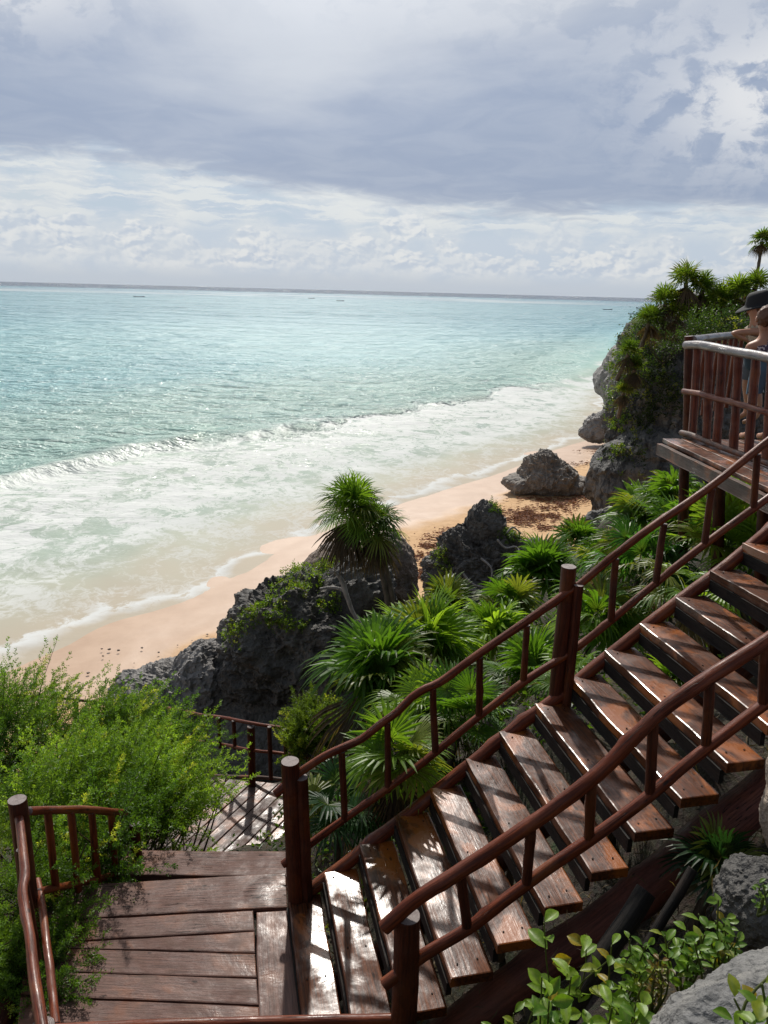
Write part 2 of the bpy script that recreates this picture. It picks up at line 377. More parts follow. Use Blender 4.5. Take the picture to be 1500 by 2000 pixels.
RK_DARK = rockmat('dark_wet_limestone', (.055, .052, .048), (.155, .145, .13), (.11, .088, .07), (.016, .016, .017), (.5, .68))
RK_BLD = rockmat('grey_brown_limestone', (.19, .16, .13), (.30, .26, .22), (.16, .15, .14), (.05, .045, .04), (.6, .74))
RK_GREY = rockmat('grey_limestone', (.17, .16, .15), (.30, .28, .26), (.11, .10, .095), (.035, .033, .032), (.56, .7))
RK_TAN = rockmat('brown_limestone', (.16, .115, .085), (.26, .19, .145), (.13, .12, .115), (.04, .035, .03), (.6, .74))
RK_CLIFF = rockmat('streaked_cliff_limestone', (.10, .095, .088), (.17, .16, .148), (.06, .056, .055), (.02, .02, .021), (.52, .68), .7, .85)
RK_NEAR = rockmat('smooth_near_limestone', (.15, .15, .15), (.24, .23, .21), (.10, .10, .10), (.02, .02, .022), (.62, .72), 2.2)
RK_COL = rockmat('pale_tan_stone', (.34, .27, .21), (.46, .37, .29), (.25, .20, .16), (.08, .06, .05), (.62, .75), 2.)

# ------------------------------------------------------------------ shoreline
SH = np.array([(-900, -140), (-60, 2), (-24, 14), (-15, 19.3), (-11.2, 23.2), (-10.3, 26), (-8.7, 27.2), (-6.9, 29.5), (-5.4, 33.4), (-3.9, 37), (-1.2, 41), (1.5, 44.5), (5, 48.7), (9, 53.6), (14.7, 62.9), (20, 68.3), (24, 80), (29, 100), (47, 157), (90, 290), (165, 492), (900, 2600)], float)
BR = np.array([(-900, -60), (-70, 22), (-36, 36), (-23.3, 45), (-20.7, 50), (-14.9, 59), (-7.2, 69.6), (4, 84), (15.9, 98), (35, 129), (60, 190), (110, 330), (200, 560), (950, 2620)], float)
def sdist(P, L):
    """signed distance to a polyline, positive on its left (seaward)"""
    best = np.full(len(P), 1e18); sg = np.ones(len(P))
    for a, b in zip(L[:-1], L[1:]):
        ab = b-a; u = np.clip(((P-a) @ ab)/(ab @ ab), 0, 1); q = P-a-u[:, None]*ab; d2 = (q**2).sum(1)
        cr = ab[0]*(P[:, 1]-a[1])-ab[1]*(P[:, 0]-a[0]); m = d2 < best
        best[m] = d2[m]; sg[m] = np.sign(cr[m])
    return np.sqrt(best)*sg
def chaikin(L, n=2):
    for _ in range(n):
        Q = np.empty((2*len(L)-2, 2)); Q[0::2] = .75*L[:-1]+.25*L[1:]; Q[1::2] = .25*L[:-1]+.75*L[1:]; L = np.vstack([L[:1], Q, L[-1:]])
    return L
SH = chaikin(SH); BR = chaikin(BR)

# ------------------------------------------------------------------ sea
def build_sea():
    na, nr = 620, 560
    A = np.radians(np.linspace(-100, 78, na)); rr = 13*np.exp(np.linspace(0, math.log(9000/13), nr)**1.0)
    Rr, AA = np.meshgrid(rr, A, indexing='ij'); X = Rr*np.sin(AA); Y = Rr*np.cos(AA)
    P = np.c_[X.ravel(), Y.ravel()]
    s = sdist(P, SH); b = sdist(P, BR)
    s = s+fbm(np.c_[P*.35, P[:, 0]*0], 3)*2.2*np.clip(s/3+1, 0, 1)*(abs(s) < 60)
    b = b+fbm(np.c_[P*.10, P[:, 0]*0+4], 2)*3.0
    near = np.exp(-(Rr.ravel()/420)**2)
    z = fbm(np.c_[P*.11, P[:, 0]*0], 3, .55)*.34*near
    z += fbm(np.c_[P[:, 0]*.55+P[:, 1]*.15, P[:, 1]*1.0, P[:, 0]*0+2], 4, .55)*.24*near*np.clip(s/6, .12, 1)*np.where(b < -1, .22, 1)
    along = .35+.65*np.clip(.5+fbm(np.c_[P*.045, P[:, 0]*0+7], 2)*2.6, 0, 1)
    along = np.where(P[:, 0] < -15, np.maximum(along, .8), along*np.clip(.28+(-15-P[:, 0])*.08, .28, 1))
    z += .80*along*np.exp(-np.where(b > 0, b/2.2, -b/.5)**2)
    z += .16*np.exp(-((b+6+fbm(np.c_[P*.15, P[:, 0]*0+9], 2)*5)/1.2)**2)*along*(s > 3)
    z += .20*np.exp(-((b-9+fbm(np.c_[P*.12, P[:, 0]*0+19], 2)*4)/2.2)**2)
    z += .05*np.exp(-((s-.35)/.3)**2)+np.clip(s, -2, 0)*0.02
    z = z*np.clip((s+.6)/3, 0, 1)+.015
    g = G(); V = np.c_[P, z]
    g.add(V, grid_faces(nr, na)[:, ::-1], gc=np.c_[s, b, z*0])
    m, t = material('sea_water')
    x, y, _ = t.sep(t.attr('gc').outputs['Vector']); p = t.pos()
    px_, py_, pz_ = t.sep(p)
    dist = t.m('SQRT', t.m('ADD', t.m('MULTIPLY', px_, px_), t.m('MULTIPLY', py_, py_)))
    jn = t.noise(p, .22, 5, .6); jn2 = t.noise(p, .012, 5, .55)
    sx = t.m('ADD', x, t.m('MULTIPLY', t.m('SUBTRACT', jn, .5), 4.)); 
    u = t.m('DIVIDE', sx, t.m('MAXIMUM', t.m('SUBTRACT', sx, y), .5))          # 0 at the shore, 1 at the breakers
    c = t.mix(t.ss(u, .02, .42), (.46, .40, .31, 1), (.40, .47, .385, 1))
    c = t.mix(t.ss(y, -5, 6), c, (.30, .46, .40, 1))
    c = t.mix(t.ss(t.m('ADD', y, t.m('MULTIPLY', t.m('SUBTRACT', jn2, .5), 60)), 8, 48), c, (.215, .44, .45, 1))
    c = t.mix(t.ss(dist, 110, 330), c, (.185, .385, .44, 1))
    c = t.mix(t.ss(t.m('ADD', dist, t.m('MULTIPLY', t.m('SUBTRACT', jn2, .5), 900)), 700, 1300), c, (.13, .29, .37, 1))
    c = t.mix(t.ss(dist, 1700, 2600), c, (.022, .055, .115, 1))
    pat = t.noise(t.vm('MULTIPLY', p, (1, .55, 1)), .035, 4, .6)
    c = t.mix(t.m('MULTIPLY', t.ss(pat, .5, .66), t.m('MULTIPLY', t.ss(y, 15, 60), .35)), c, (.09, .27, .33, 1))
    # foam: lace of stretched noise
    fp = t.vm('ADD', p, t.vm('SCALE', t.n('ShaderNodeTexNoise', {'Vector': p, 'Scale': .7, 'Detail': 3.}).outputs[1], scale=1.6))
    l1 = t.noise(t.vm('MULTIPLY', fp, (1., .75, 1)), .50, 8, .66, .6)
    l2 = t.noise(t.vm('MULTIPLY', fp, (1., .8, 1)), 1.9, 7, .7, .6); l3 = t.noise(p, .30, 5, .6)
    lace = t.m('SUBTRACT', 1., t.m('MULTIPLY', t.m('ABSOLUTE', t.m('SUBTRACT', l1, .5)), 5.5), clamp=True)
    lace2 = t.m('SUBTRACT', 1., t.m('MULTIPLY', t.m('ABSOLUTE', t.m('SUBTRACT', l2, .5)), 4.5), clamp=True)
    lf = t.noise(t.vm('MULTIPLY', p, (1, .6, 1)), .10, 5, .6)
    yy = t.m('ADD', y, t.m('MULTIPLY', t.m('SUBTRACT', lf, .5), t.ss(px_, -20, -5, 3., 34.)))
    inz = t.m('MULTIPLY', t.ss(yy, 2.5, -2.5), t.ss(sx, -.2, 1.2))
    dens = t.m('ADD', t.ss(u, .10, .42, .12, .31), t.m('MULTIPLY', t.ss(u, .9, 1.), .35))
    dens = t.m('ADD', dens, t.m('MULTIPLY', t.m('SUBTRACT', l3, .5), 1.1))
    dens = t.m('ADD', dens, t.ss(t.m('ABSOLUTE', t.m('SUBTRACT', sx, .7)), 1.3, .1, 0., .42))
    dens = t.m('ADD', dens, t.m('MULTIPLY', t.ss(py_, 55, 100), .12))
    f = t.m('ADD', t.m('MULTIPLY', lace, .55), t.m('MULTIPLY', lace2, .45))
    foam = t.m('MULTIPLY', t.ss(t.m('ADD', f, dens), .80, 1.22, 0., .95), t.m('MULTIPLY', inz, t.m('MAXIMUM', t.ss(u, .08, .4, .6, 1.), t.ss(sx, 2., 1.2))))
    # wave crests beyond, streaks, far reef line
    seav = t.vm('MULTIPLY', p, (.35, 1., 1))
    wc = t.m('MULTIPLY', t.ss(t.noise(seav, .30, 6, .65, .4), .63, .70), t.m('MULTIPLY', t.ss(y, 2, 30, .75, .3), t.ss(y, 0, 2)))
    reef = t.m('MULTIPLY', t.m('MULTIPLY', t.ss(dist, 1000, 1150), t.ss(dist, 1600, 1400)), t.ss(t.noise(t.vm('MULTIPLY', p, (.25, 1, 1)), .012, 5, .6), .50, .58, 0, .65))
    foam = t.m('MAXIMUM', foam, t.m('MAXIMUM', wc, reef))
    c = t.mix(foam, c, (.68, .69, .67, 1))
    # ripples: finer near, longer far away
    b1 = t.noise(t.vm('MULTIPLY', p, (.5, 1, 1)), 1.5, 4, .6, .3); b2 = t.noise(t.vm('MULTIPLY', p, (.45, 1, 1)), .30, 5, .62, .2); b3 = t.noise(t.vm('MULTIPLY', p, (.35, 1, 1)), .055, 5, .65)
    amp = t.ss(sx, 3, 16, .03, 1.)
    hh = t.m('ADD', t.m('MULTIPLY', b1, t.ss(dist, 250, 80, 0., .42)), t.m('ADD', t.m('MULTIPLY', b2, 2.6), t.m('MULTIPLY', b3, t.ss(dist, 60, 400, 0., 17.))))
    hh = t.m('MULTIPLY', t.m('MULTIPLY', hh, amp), t.m('SUBTRACT', 1., t.m('MULTIPLY', inz, .8)))
    nb = t.bump(hh, 1., 1.)
    facet = t.ss(t.m('ADD', t.m('MULTIPLY', b1, t.ss(dist, 250, 80)), t.m('ADD', t.m('MULTIPLY', b2, .6), t.m('MULTIPLY', b3, t.ss(dist, 60, 400)))), .75, 1.0)
    rgh = t.m('SUBTRACT', t.ss(dist, 60, 300, .28, .38), t.m('MULTIPLY', facet, .27))
    rgh = t.m('MAXIMUM', rgh, t.ss(sx, 10, 3, 0., .55)); rgh = t.m('MULTIPLY', rgh, t.ss(dist, 1700, 2300, 1., .4))
    pr = t.n('ShaderNodeBsdfPrincipled', {'Base Color': c, 'Roughness': t.m('MAXIMUM', t.m('MULTIPLY', foam, .7), rgh), 'IOR': 1.33, 'Specular IOR Level': t.m('SUBTRACT', t.m('MULTIPLY', t.ss(sx, 4, 30, .12, .5), t.ss(dist, 1700, 2200, 1., .25)), t.m('MULTIPLY', foam, .2), clamp=True), 'Normal': nb})
    t.out(pr.outputs[0])
    tag(g.build('sea', m, smooth=True), kind='structure')
build_sea()

# ------------------------------------------------------------------ beach and ground
def sand_z(P, s=None):
    if s is None: s = sdist(P, SH)
    land = -s
    return np.where(land > 0, 1.5*(1-np.exp(-land*.075)), land*.07)
def build_beach():
    xs = np.concatenate([np.linspace(-140, -24, 40), np.linspace(-23.5, 26, 330), np.linspace(28, 140, 30)]); ys = np.concatenate([np.linspace(-30, 12, 20), np.linspace(12.3, 75, 330), np.linspace(77, 300, 50)])
    X, Y = np.meshgrid(xs, ys, indexing='ij'); P = np.c_[X.ravel(), Y.ravel()]; s = sdist(P, SH)
    z = sand_z(P, s)+fbm(np.c_[P*.5, P[:, 0]*0], 4)*.10*np.clip(-s/4, 0, 1)
    g = G(); g.add(np.c_[P, z-.01], grid_faces(len(xs), len(ys)), gc=np.c_[s, P*0])
    m, t = material('beach_sand')
    x, _, _ = t.sep(t.attr('gc').outputs['Vector']); p = t.pos()
    land = t.m('ADD', t.m('MULTIPLY', x, -1.), t.m('MULTIPLY', t.m('SUBTRACT', t.noise(p, .25, 3), .5), 5.))
    n = t.noise(p, .9, 6, .6); fine = t.noise(p, 30, 4, .7); tr_ = t.noise(p, 3.5, 6, .65)
    wet = t.ss(land, 5.2, 3.4)
    fp_ = t.n('ShaderNodeTexVoronoi', {'Vector': t.vm('MULTIPLY', p, (1, 1, 0)), 'Scale': 2.6, 'Randomness': 1.}).outputs[0]
    fpm = t.m('MULTIPLY', t.ss(fp_, .26, .12), t.m('MULTIPLY', t.ss(land, 4.5, 6.5), t.ss(t.noise(p, .35, 3), .45, .6)))
    c = t.mix(t.ss(n, .3, .7), (.54, .335, .165, 1), (.62, .40, .21, 1))
    c = t.mix(wet, c, t.mix(t.ss(n, .3, .7), (.43, .275, .17, 1), (.49, .325, .21, 1)))
    c = t.mix(t.m('MULTIPLY', t.ss(land, 4., 5.), t.m('MULTIPLY', t.ss(land, 6.8, 5.6), t.ss(tr_, .45, .6, 0, .35))), c, (.40, .22, .10, 1))
    c = t.mix(t.m('MULTIPLY', t.ss(fine, .55, .7), .12), c, (.25, .15, .09, 1))
    pr = t.n('ShaderNodeBsdfPrincipled', {'Base Color': c, 'Roughness': t.m('SUBTRACT', .9, t.m('MULTIPLY', wet, .45)), 'Normal': t.bump(t.m('SUBTRACT', t.m('ADD', tr_, t.m('MULTIPLY', fine, .15)), t.m('MULTIPLY', fpm, .8)), t.m('SUBTRACT', .6, t.m('MULTIPLY', wet, .5)), .06)})
    t.out(pr.outputs[0]); tag(g.build('beach', m, smooth=True), kind='structure')
build_beach()
CP = np.array([(0, 0, 10.4), (3, 0, 10.5), (-3, 0, 8.5), (0, -6, 10.4), (-8, 0, 6), (-6, -8, 8), (6, -6, 10.6), (8, 2, 10.6), (.9, 1.3, 9.5), (1.6, 1.5, 9.75), (.4, 2.1, 8.2), (.9, 2.5, 8.2), (1.6, 2.6, 8.75), (2.4, 2.7, 9.4),
    (0, 2.8, 7.5), (-1, 2.4, 7.2), (-1.2, 4.2, 6.9), (-2.8, 4, 6.3), (.5, 4.2, 7.2), (1.5, 4.4, 8.1), (2.5, 4.7, 8.9), (4, 5, 9.6), (-.8, 5.4, 6.6), (.5, 5.6, 7.5), (2, 5.8, 8.6),
    (-2, 8.5, 4.9), (-3.4, 6.5, 4.8), (-5, 9, 3.4), (-5, 14, 1.9), (-8, 14, 1.4), (-8, 6, 3.2), (-2, 12, 3.2), (0, 8, 6.3), (0, 11, 4.6), (1, 15, 4.4), (3, 14, 5.7), (4.5, 13, 7.1), (6, 13, 8.2), (8, 12, 9.3),
    (3, 8, 7.9), (5, 9, 8.8), (8, 7, 9.8), (2.5, 18, 3.6), (5, 18, 4.9), (8, 20, 6.5), (0, 19, 1.6), (3, 23, .7), (-3, 16, 1.2), (8, 26, .9), (12, 30, .8), (14, 22, 5), (20, 20, 9), (20, 8, 10), (-10, 18, .3), (-6, 20, .4), (0, 26, 0), (-15, 15, -1), (-15, 5, -.3), (-22, 0, -2), (-30, -8, -3), (-6, 26, -3), (-10, 24, -3), (-14, 21, -4), (-20, 18, -6), (-28, 10, -8), (-2, 30, -3), (2, 34, -3), (-25, 25, -8), (-10, 34, -8), (-12, 12, .5), (-9, 17, .4),(-8, 21, -.3),(-4, 22, -.3), (-1, 24, -.5), (6, 32, -.5), (20, 34, 3), (26, 30, 8), (40, 20, 10), (-18, -10, 3)], float)
def gz(P):
    P = np.atleast_2d(np.asarray(P, float)); d2 = ((P[:, None, :2]-CP[None, :, :2])**2).sum(-1)+.15
    w_ = 1/d2**2.2; return (w_*CP[:, 2]).sum(1)/w_.sum(1)
def build_ground():
    xs = np.concatenate([np.linspace(-30, -7, 30), np.linspace(-6.8, 9, 150), np.linspace(9.5, 40, 40)]); ys = np.concatenate([np.linspace(-12, 1, 20), np.linspace(1.1, 22, 190), np.linspace(22.5, 34, 26)])
    X, Y = np.meshgrid(xs, ys, indexing='ij'); P = np.c_[X.ravel(), Y.ravel()]
    z = gz(P)+fbm(np.c_[P*1.2, P[:, 0]*0], 5)*.35
    z[P[:, 0] > 39] = 10
    g = G(); g.add(np.c_[P, z], grid_faces(len(xs), len(ys)))
    m, t = material('soil_and_litter'); p = t.pos()
    n = t.noise(p, 2.2, 8, .65); f = t.noise(p, 22, 6, .7); v = t.n('ShaderNodeTexVoronoi', {'Vector': p, 'Scale': 26.}).outputs[1]
    c = t.mix(t.ss(n, .35, .65), (.030, .022, .014, 1), (.06, .048, .026, 1)); c = t.mix(t.ss(n, .55, .7), c, (.035, .055, .014, 1))
    c = t.mix(.35, c, t.mix(1., c, v, 'MULTIPLY'))
    c = t.mix(t.m('MULTIPLY', t.ss(f, .58, .7), .6), c, (.14, .10, .065, 1))
    t.out(t.n('ShaderNodeBsdfPrincipled', {'Base Color': c, 'Roughness': .9, 'Normal': t.bump(f, .9, .05)}).outputs[0])
    tag(g.build('ground', m, smooth=True), kind='structure')
build_ground()

# ------------------------------------------------------------------ rocks
_ico = {}
def ico(n):
    if n not in _ico:
        bm = bmesh.new(); bmesh.ops.create_icosphere(bm, subdivisions=n, radius=1)
        V = np.array([v.co[:] for v in bm.verts]); F = np.array([[v.index for v in f.verts] for f in bm.faces]); bm.free(); _ico[n] = (V, F)
    return _ico[n]
def rock(name, lobes, mat, label, cat='boulder', sub=6, amp=.16, fr=.9, ridge=.10, group=None, shear=(0, 0)):
    """star-shaped union of ellipsoids (centre, radii), displaced"""
    D, F = ico(sub); c0 = np.array(lobes[0][0], float); r = np.zeros(len(D))
    for c, rad in lobes:
        c = (np.array(c, float)-c0)/np.array(rad); dd = D/np.array(rad)
        a = (dd**2).sum(1); b = -2*(dd @ c); cc = c @ c-1; disc = b*b-4*a*cc
        q = np.where(disc > 0, (-b+np.sqrt(np.maximum(disc, 0)))/(2*a), 0)
        # soft maximum
        k = .12*np.mean(rad); h = np.clip(.5+.5*(q-r)/k, 0, 1); r = np.where(q > 0, r*(1-h)+q*h+k*h*(1-h), r)
    V = D*r[:, None]; s = np.mean(lobes[0][1]); so_ = RNG.uniform(0, 40)
    Q = (V+c0)*fr/s+so_
    blk = np.round(fbm(Q*.8, 2)*5)/5
    n = fbm(Q*1.3, 5, .55)*amp*1.6+fbm(Q*2.2+9, 5, .6, True)*ridge*1.6+blk*amp*.6
    V = V+D*(n*s)[:, None]+fbm(Q*6, 4, .6)[:, None]*D*s*.05
    V = V+c0
    V[:, 0] += (V[:, 2]-c0[2])*shear[0]; V[:, 1] += (V[:, 2]-c0[2])*shear[1]
    g = G(); g.add(V, F); o = g.build(name, mat, smooth=True, org=tuple(c0), angle=R(38)); tag(o, label, cat, group)
    return o, V
# the rock that carries the palm
C = lambda x, y, Y: fd(x, y, Y)
r1, V1 = rock('rock_outcrop', [(C(590, 1260, 14.6), (1.6, 1.5, 1.5)), (C(560, 1180, 14.8), (.62, .7, .55)), (C(480, 1250, 15.0), (.45, .6, .7)), (C(690, 1170, 14.6), (.75, .8, .8)), (C(480, 1380, 14.4), (1.0, .9, .9)), (C(700, 1330, 14.5), (1.0, 1., 1.2)), (C(580, 1420, 14.2), (1.7, 1.3, 1.3)), (C(520, 1480, 13.4), (1.5, 1.2, .9)), (C(640, 1440, 13.6), (1.2, 1.2, 1.3))], RK_DARK,
    'large dark craggy rock outcrop under the lone fan palm at the foot of the slope', 'rock', 7, .15, 1.5, .20)
r2, V2 = rock('rock_outcrop', [(C(755, 1140, 16.6), (.68, .8, 1.25)), (C(765, 1240, 16.4), (.85, .8, 1.2)), (C(650, 1130, 16.4), (.62, .7, .85))], RK_TAN, 'brownish upright rock standing right behind the lone fan palm', 'rock', 6, .08, 1.6, .08)
r3, V3 = rock('rock_outcrop', [(C(350, 1370, 14.6), (1.25, 1.1, .85)), (C(290, 1370, 14.2), (.8, .9, .6)), (C(400, 1330, 14.6), (.7, .9, .8))], RK_GREY, 'low grey fissured rock sloping down to the sand behind the feathery shrubs', 'rock', 7, .12, 1.5, .18)
r4, V4 = rock('rock_outcrop', [(C(935, 1110, 20), (1.05, .9, 1.1)), (C(950, 1035, 20), (.52, .5, .62)), (C(905, 1090, 20), (.6, .6, .8)), (C(860, 1130, 20), (.42, .5, .8)), (C(985, 1090, 19.8), (.5, .5, .7)), (C(940, 1180, 19.6), (1.2, 1, 1.1))], RK_DARK,
    'black jagged rock pinnacle draped with pale roots between the palm rock and the stairs', 'rock', 7, .16, 1.7, .24)
rock('rock_outcrop', [(C(1050, 1085, 21), (.75, .7, .38)), (C(1085, 1075, 21.6), (.5, .5, .3))], RK_GREY, 'flat pale grey rock just right of the black pinnacle', 'rock', 6, .12, 1.5, .2)
rock('beach_boulder', [(C(1068, 934, 45), (1.75, 1.6, 1.0)), (C(1058, 912, 45), (1.0, 1.0, .85)), (C(1115, 948, 45), (1.3, 1.2, .6)), (C(1025, 944, 45), (1.15, 1.2, .6))], RK_BLD, 'big brown boulder resting alone on the sand with seaweed in front', 'boulder', 7, .12, 1.5, .18, 'boulders on the beach')
rock('beach_boulder', [(C(1178, 835, 62), (1.5, 1.2, 1.1)), (C(1165, 845, 62), (1.3, 1.1, .7))], RK_GREY, 'smaller grey boulder at the waterline against the foot of the cliff', 'boulder', 6, .12, 1.4, .15, 'boulders on the beach')
rock('small_rock', [(C(1148, 940, 45), (.35, .3, .28))], RK_TAN, 'little brown rock lying beside the big beach boulder', 'rock', 4, .2, 1.2, .2)
rock('small_rock', [(C(1195, 1020, 24), (.75, .6, .45))], RK_DARK, 'small dark rock at the cliff foot behind the palms', 'rock', 5, .2, 1.2, .2)
# headland
cl_, VC = rock('cliff', [(C(1330, 840, 40), (3.6, 4.0, 5.2)), (C(1210, 940, 37.5), (1.35, 2.0, 2.1)), (C(1290, 930, 37.5), (2.9, 2.5, 2.6)), (C(1250, 800, 40), (1.3, 2.4, 3.0)), (C(1310, 690, 42), (2.6, 3, 2.3)), (C(1400, 700, 42), (4, 4, 3.4)), (C(1460, 850, 41), (4, 4, 6)), (C(1290, 1000, 38), (2.4, 2, 1.6))], RK_CLIFF,
    'tall streaked limestone cliff topped with palms above the beach', 'cliff', 7, .07, 2.2, .10)
_, VH = rock('headland', [(C(1240, 745, 70), (2.6, 6, 3.4)), (C(1275, 712, 70), (2.6, 7, 2.8)), (C(1200, 745, 72), (1.6, 3, 1.7)), (C(1330, 720, 72), (6, 9, 5))], RK_GREY, 'pale rounded rock headland reaching the surf behind the main cliff', 'cliff', 6, .07, 1.6, .08)
# near rocks
rock('near_boulder', [(hp(1540, 2160, 9.88), (.42, .30, .30)), (hp(1410, 2120, 9.84), (.18, .18, .20)), (hp(1570, 2030, 9.88), (.31, .23, .22))], RK_NEAR, 'smooth grey limestone boulder in the lower right corner under the yellow leaves', 'boulder', 7, .05, 1.3, .05)
rock('near_boulder', [(C(1485, 1765, 2.75), (.17, .2, .17)), (C(1450, 1800, 2.8), (.1, .12, .1))], RK_DARK, 'dark knobbly rock above the grey corner boulder', 'boulder', 6, .12, 1.4, .15)
rock('stone_pillar', [(C(1550, 1590, 3.1), (.13, .14, .26)), (C(1562, 1500, 3.15), (.14, .14, .22))], RK_COL, 'pale tan upright stone at the right edge beside the stairs', 'stone', 6, .05, 1.2, .05)
def pebbles():
    spots = [(199, 1267), (201, 1281), (213, 1268), (231, 1270), (277, 1265), (172, 1314), (190, 1320), (347, 1260), (405, 1239), (375, 1251), (262, 1295), (310, 1274)]
    for i, (x, y) in enumerate(spots):
        p = hp(x, y, 1.0); z = sand_z(p[None, :2])[0]; p = hp(x, y, z); D, F = ico(2); s = RNG.uniform(.02, .055)
        g = G(); g.add(p+D*(1+fbm(D*2+i, 2)[:, None])*s*(1, 1, .5), F); tag(g.build('stone', RK_TAN, smooth=True, org=tuple(p)), 'one of a dozen dark little stones scattered on the open sand', 'stone', 'stones on the sand')
pebbles()
def seaweed():
    g = G()
    spots = [(1030, 1005, 38, 10), (1075, 995, 30, 9), (1120, 975, 26, 6), (1010, 1015, 26, 8), (1070, 1010, 30, 6), (1140, 1020, 22, 6), (1065, 1030, 16, 4), (1100, 985, 25, 4), (1050, 975, 30, 4), (1145, 960, 20, 3),
             (830, 1105, 20, 8), (835, 1125, 24, 8), (870, 1050, 30, 6), (840, 1065, 20, 4), (1160, 880, 25, 3), (1130, 905, 25, 3), (820, 1085, 20, 5), (900, 1035, 30, 3)]
    for (x, y, a, b) in spots:
        n = int(a*b*2.6)
        k = RNG.normal(size=(n, 2))*.72; sel = fbm(np.c_[k*2.2+x, k[:, 0]*0], 3) > -.05; k = k[sel]
        for (u, v) in k:
            p = hp(x+u*a, y+v*b, 1.25); z = sand_z(p[None, :2])[0]; p = hp(x+u*a, y+v*b, z)
            s = RNG.uniform(.05, .14); th = RNG.uniform(0, 7); e = np.array([math.cos(th), math.sin(th), 0])*s; f_ = np.array([-e[1], e[0], 0])*.45
            q = p+(0, 0, .012); up = np.array([0, 0, RNG.uniform(.01, .05)])
            g.add([q-e, q+f_+up, q+e, q-f_+up*.3], np.array([[0, 1, 2, 3]]), col=RNG.uniform(.6, 1.3)*np.array([.22, .085, .045]))
    tag(g.build('seaweed', L_DRY), 'reddish brown seaweed washed up in patches on the sand', 'seaweed', kind='stuff')
seaweed()

# ------------------------------------------------------------------ staircase
PHI, PSI = R(14.80), R(-77.60)
D_ = np.array([math.cos(PHI), math.sin(PHI), 0]); T_ = np.array([math.cos(PSI), math.sin(PSI), 0]); Dp = np.array([-T_[1], T_[0], 0])
F0 = np.array([-.6116, 4.4809, H-4.1717]); RUN, RISE, WID, DEP = .2573, .19, 1.392, .2364
Z3 = np.array([0, 0, 1.])
ST = empty('staircase', F0+(0, 0, -.1), 'wet reddish brown wooden staircase of open treads climbing to the right', 'staircase')
for k in range(15):
    a = F0+D_*RUN*k+Z3*RISE*k+(0 if k not in (0,) else 0)
    j1, j2 = RNG.uniform(-.02, .02, 2); dd = DEP+RNG.uniform(-.01, .012)
    A = a-T_*(.0+j1); B = a+T_*(WID+j2)
    g = G(); board(g, [A, B, B+Dp*dd, A+Dp*dd], .06, wear=.008)
    board(g, [A+Dp*.02+T_*.03-Z3*.062, B+Dp*.02-T_*.03-Z3*.062, B+Dp*.02-T_*.03-Z3*.15, A+Dp*.02+T_*.03-Z3*.15], .03, wear=.004, mi=1)  # riser in near-black wood: the shade under the tread is in its colour
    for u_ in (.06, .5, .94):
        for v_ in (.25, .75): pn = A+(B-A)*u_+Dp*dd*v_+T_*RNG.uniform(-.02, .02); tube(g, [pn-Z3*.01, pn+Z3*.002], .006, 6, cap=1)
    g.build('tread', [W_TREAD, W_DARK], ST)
def sline(off, s, h): return F0+T_*off+D_*s+Z3*(h+s*RISE/RUN)
g = G(); tube(g, [sline(-.02, .05, -.10), sline(-.01, 1.5, -.09), sline(-.01, 3.8, -.10)], .048, 12, .012, .06); g.build('stringer', [W_LOG, W_END], ST, True)
oN = F0+T_*(WID-.10)
pts = [vp(x, y, oN, D_) for x, y in ((760, 2130), (900, 2010), (1040, 1905), (1200, 1790), (1350, 1665), (1480, 1560), (1600, 1465), (1750, 1340))]
g = G(); tube(g, pts, [.11, .12, .125, .13, .12], 16, .02, .10); g.build('stringer', [W_STR, W_END], ST, True)
g = G(); tube(g, [sline(.7, .0, -.30), sline(.7, 3.8, -.30)], .07, 12, .012, .06); g.build('stringer', [W_POST, W_END], ST, True)

# railings ------------------------------------------------------------------
def px_rail(R_, name, o, D, pts, r, mat=None, wob=.004, rn=.08, m=14):
    g = G(); P = [vp(x, y, o, D) for x, y in pts]; tube(g, P, r, m, wob, rn, .05); return g.build(name, [mat or W_LOG, W_END], R_, True, angle=R(50))
def px_bal(R_, o, D, a, b, r, mat=None, name='baluster'):
    g = G(); A = vp(*a, o, D); B = vp(*b, o, D); tube(g, [A, B], [r, r*1.05], 10, .006, .10, .05); return g.build(name, [mat or W_POST, W_END], R_, True, angle=R(50))
def post(R_, top, h, r, mat=None, lean=(0, 0), name='post', m=18):
    g = G(); top = np.array(top); tube(g, [top-Z3*h+(lean[0], lean[1], 0), top], [r*1.04, r], m, .004, .05, .05); return g.build(name, [mat or W_POST, W_END], R_, True, angle=R(50))
oF = F0+T_*(-.0)
FR = empty('railing', F0+(0, 0, 0), 'rustic log railing along the far side of the staircase beside the palms', 'railing')
px_rail(FR, 'handrail', oF, D_, [(538, 1550), (560, 1532), (583, 1510), (633, 1477), (667, 1461), (707, 1443), (740, 1417), (777, 1390), (804, 1362), (832, 1344), (860, 1332), (932, 1279), (1020, 1219), (1065, 1187), (1110, 1155), (1133, 1141), (1200, 1085), (1267, 1034), (1387, 951), (1500, 862), (1600, 790)], .028)
px_rail(FR, 'lower_rail', oF, D_, [(553, 1688), (597, 1655), (667, 1603), (750, 1545), (850, 1470), (932, 1402), (1020, 1334), (1093, 1287), (1117, 1272), (1180, 1223), (1267, 1151), (1370, 1067), (1500, 973), (1600, 900)], .027)
for a, b in (((667, 1468), (673, 1602)), ((756, 1412), (758, 1545)), ((846, 1345), (850, 1472)), ((936, 1284), (935, 1400)), ((1029, 1222), (1022, 1335)), ((1202, 1092), (1192, 1212)), ((1297, 1024), (1280, 1143)), ((1390, 955), (1376, 1065)), ((1478, 888), (1471, 990)), ((1560, 830), (1555, 930))):
    px_bal(FR, oF+T_*.0, D_, a, b, .024)
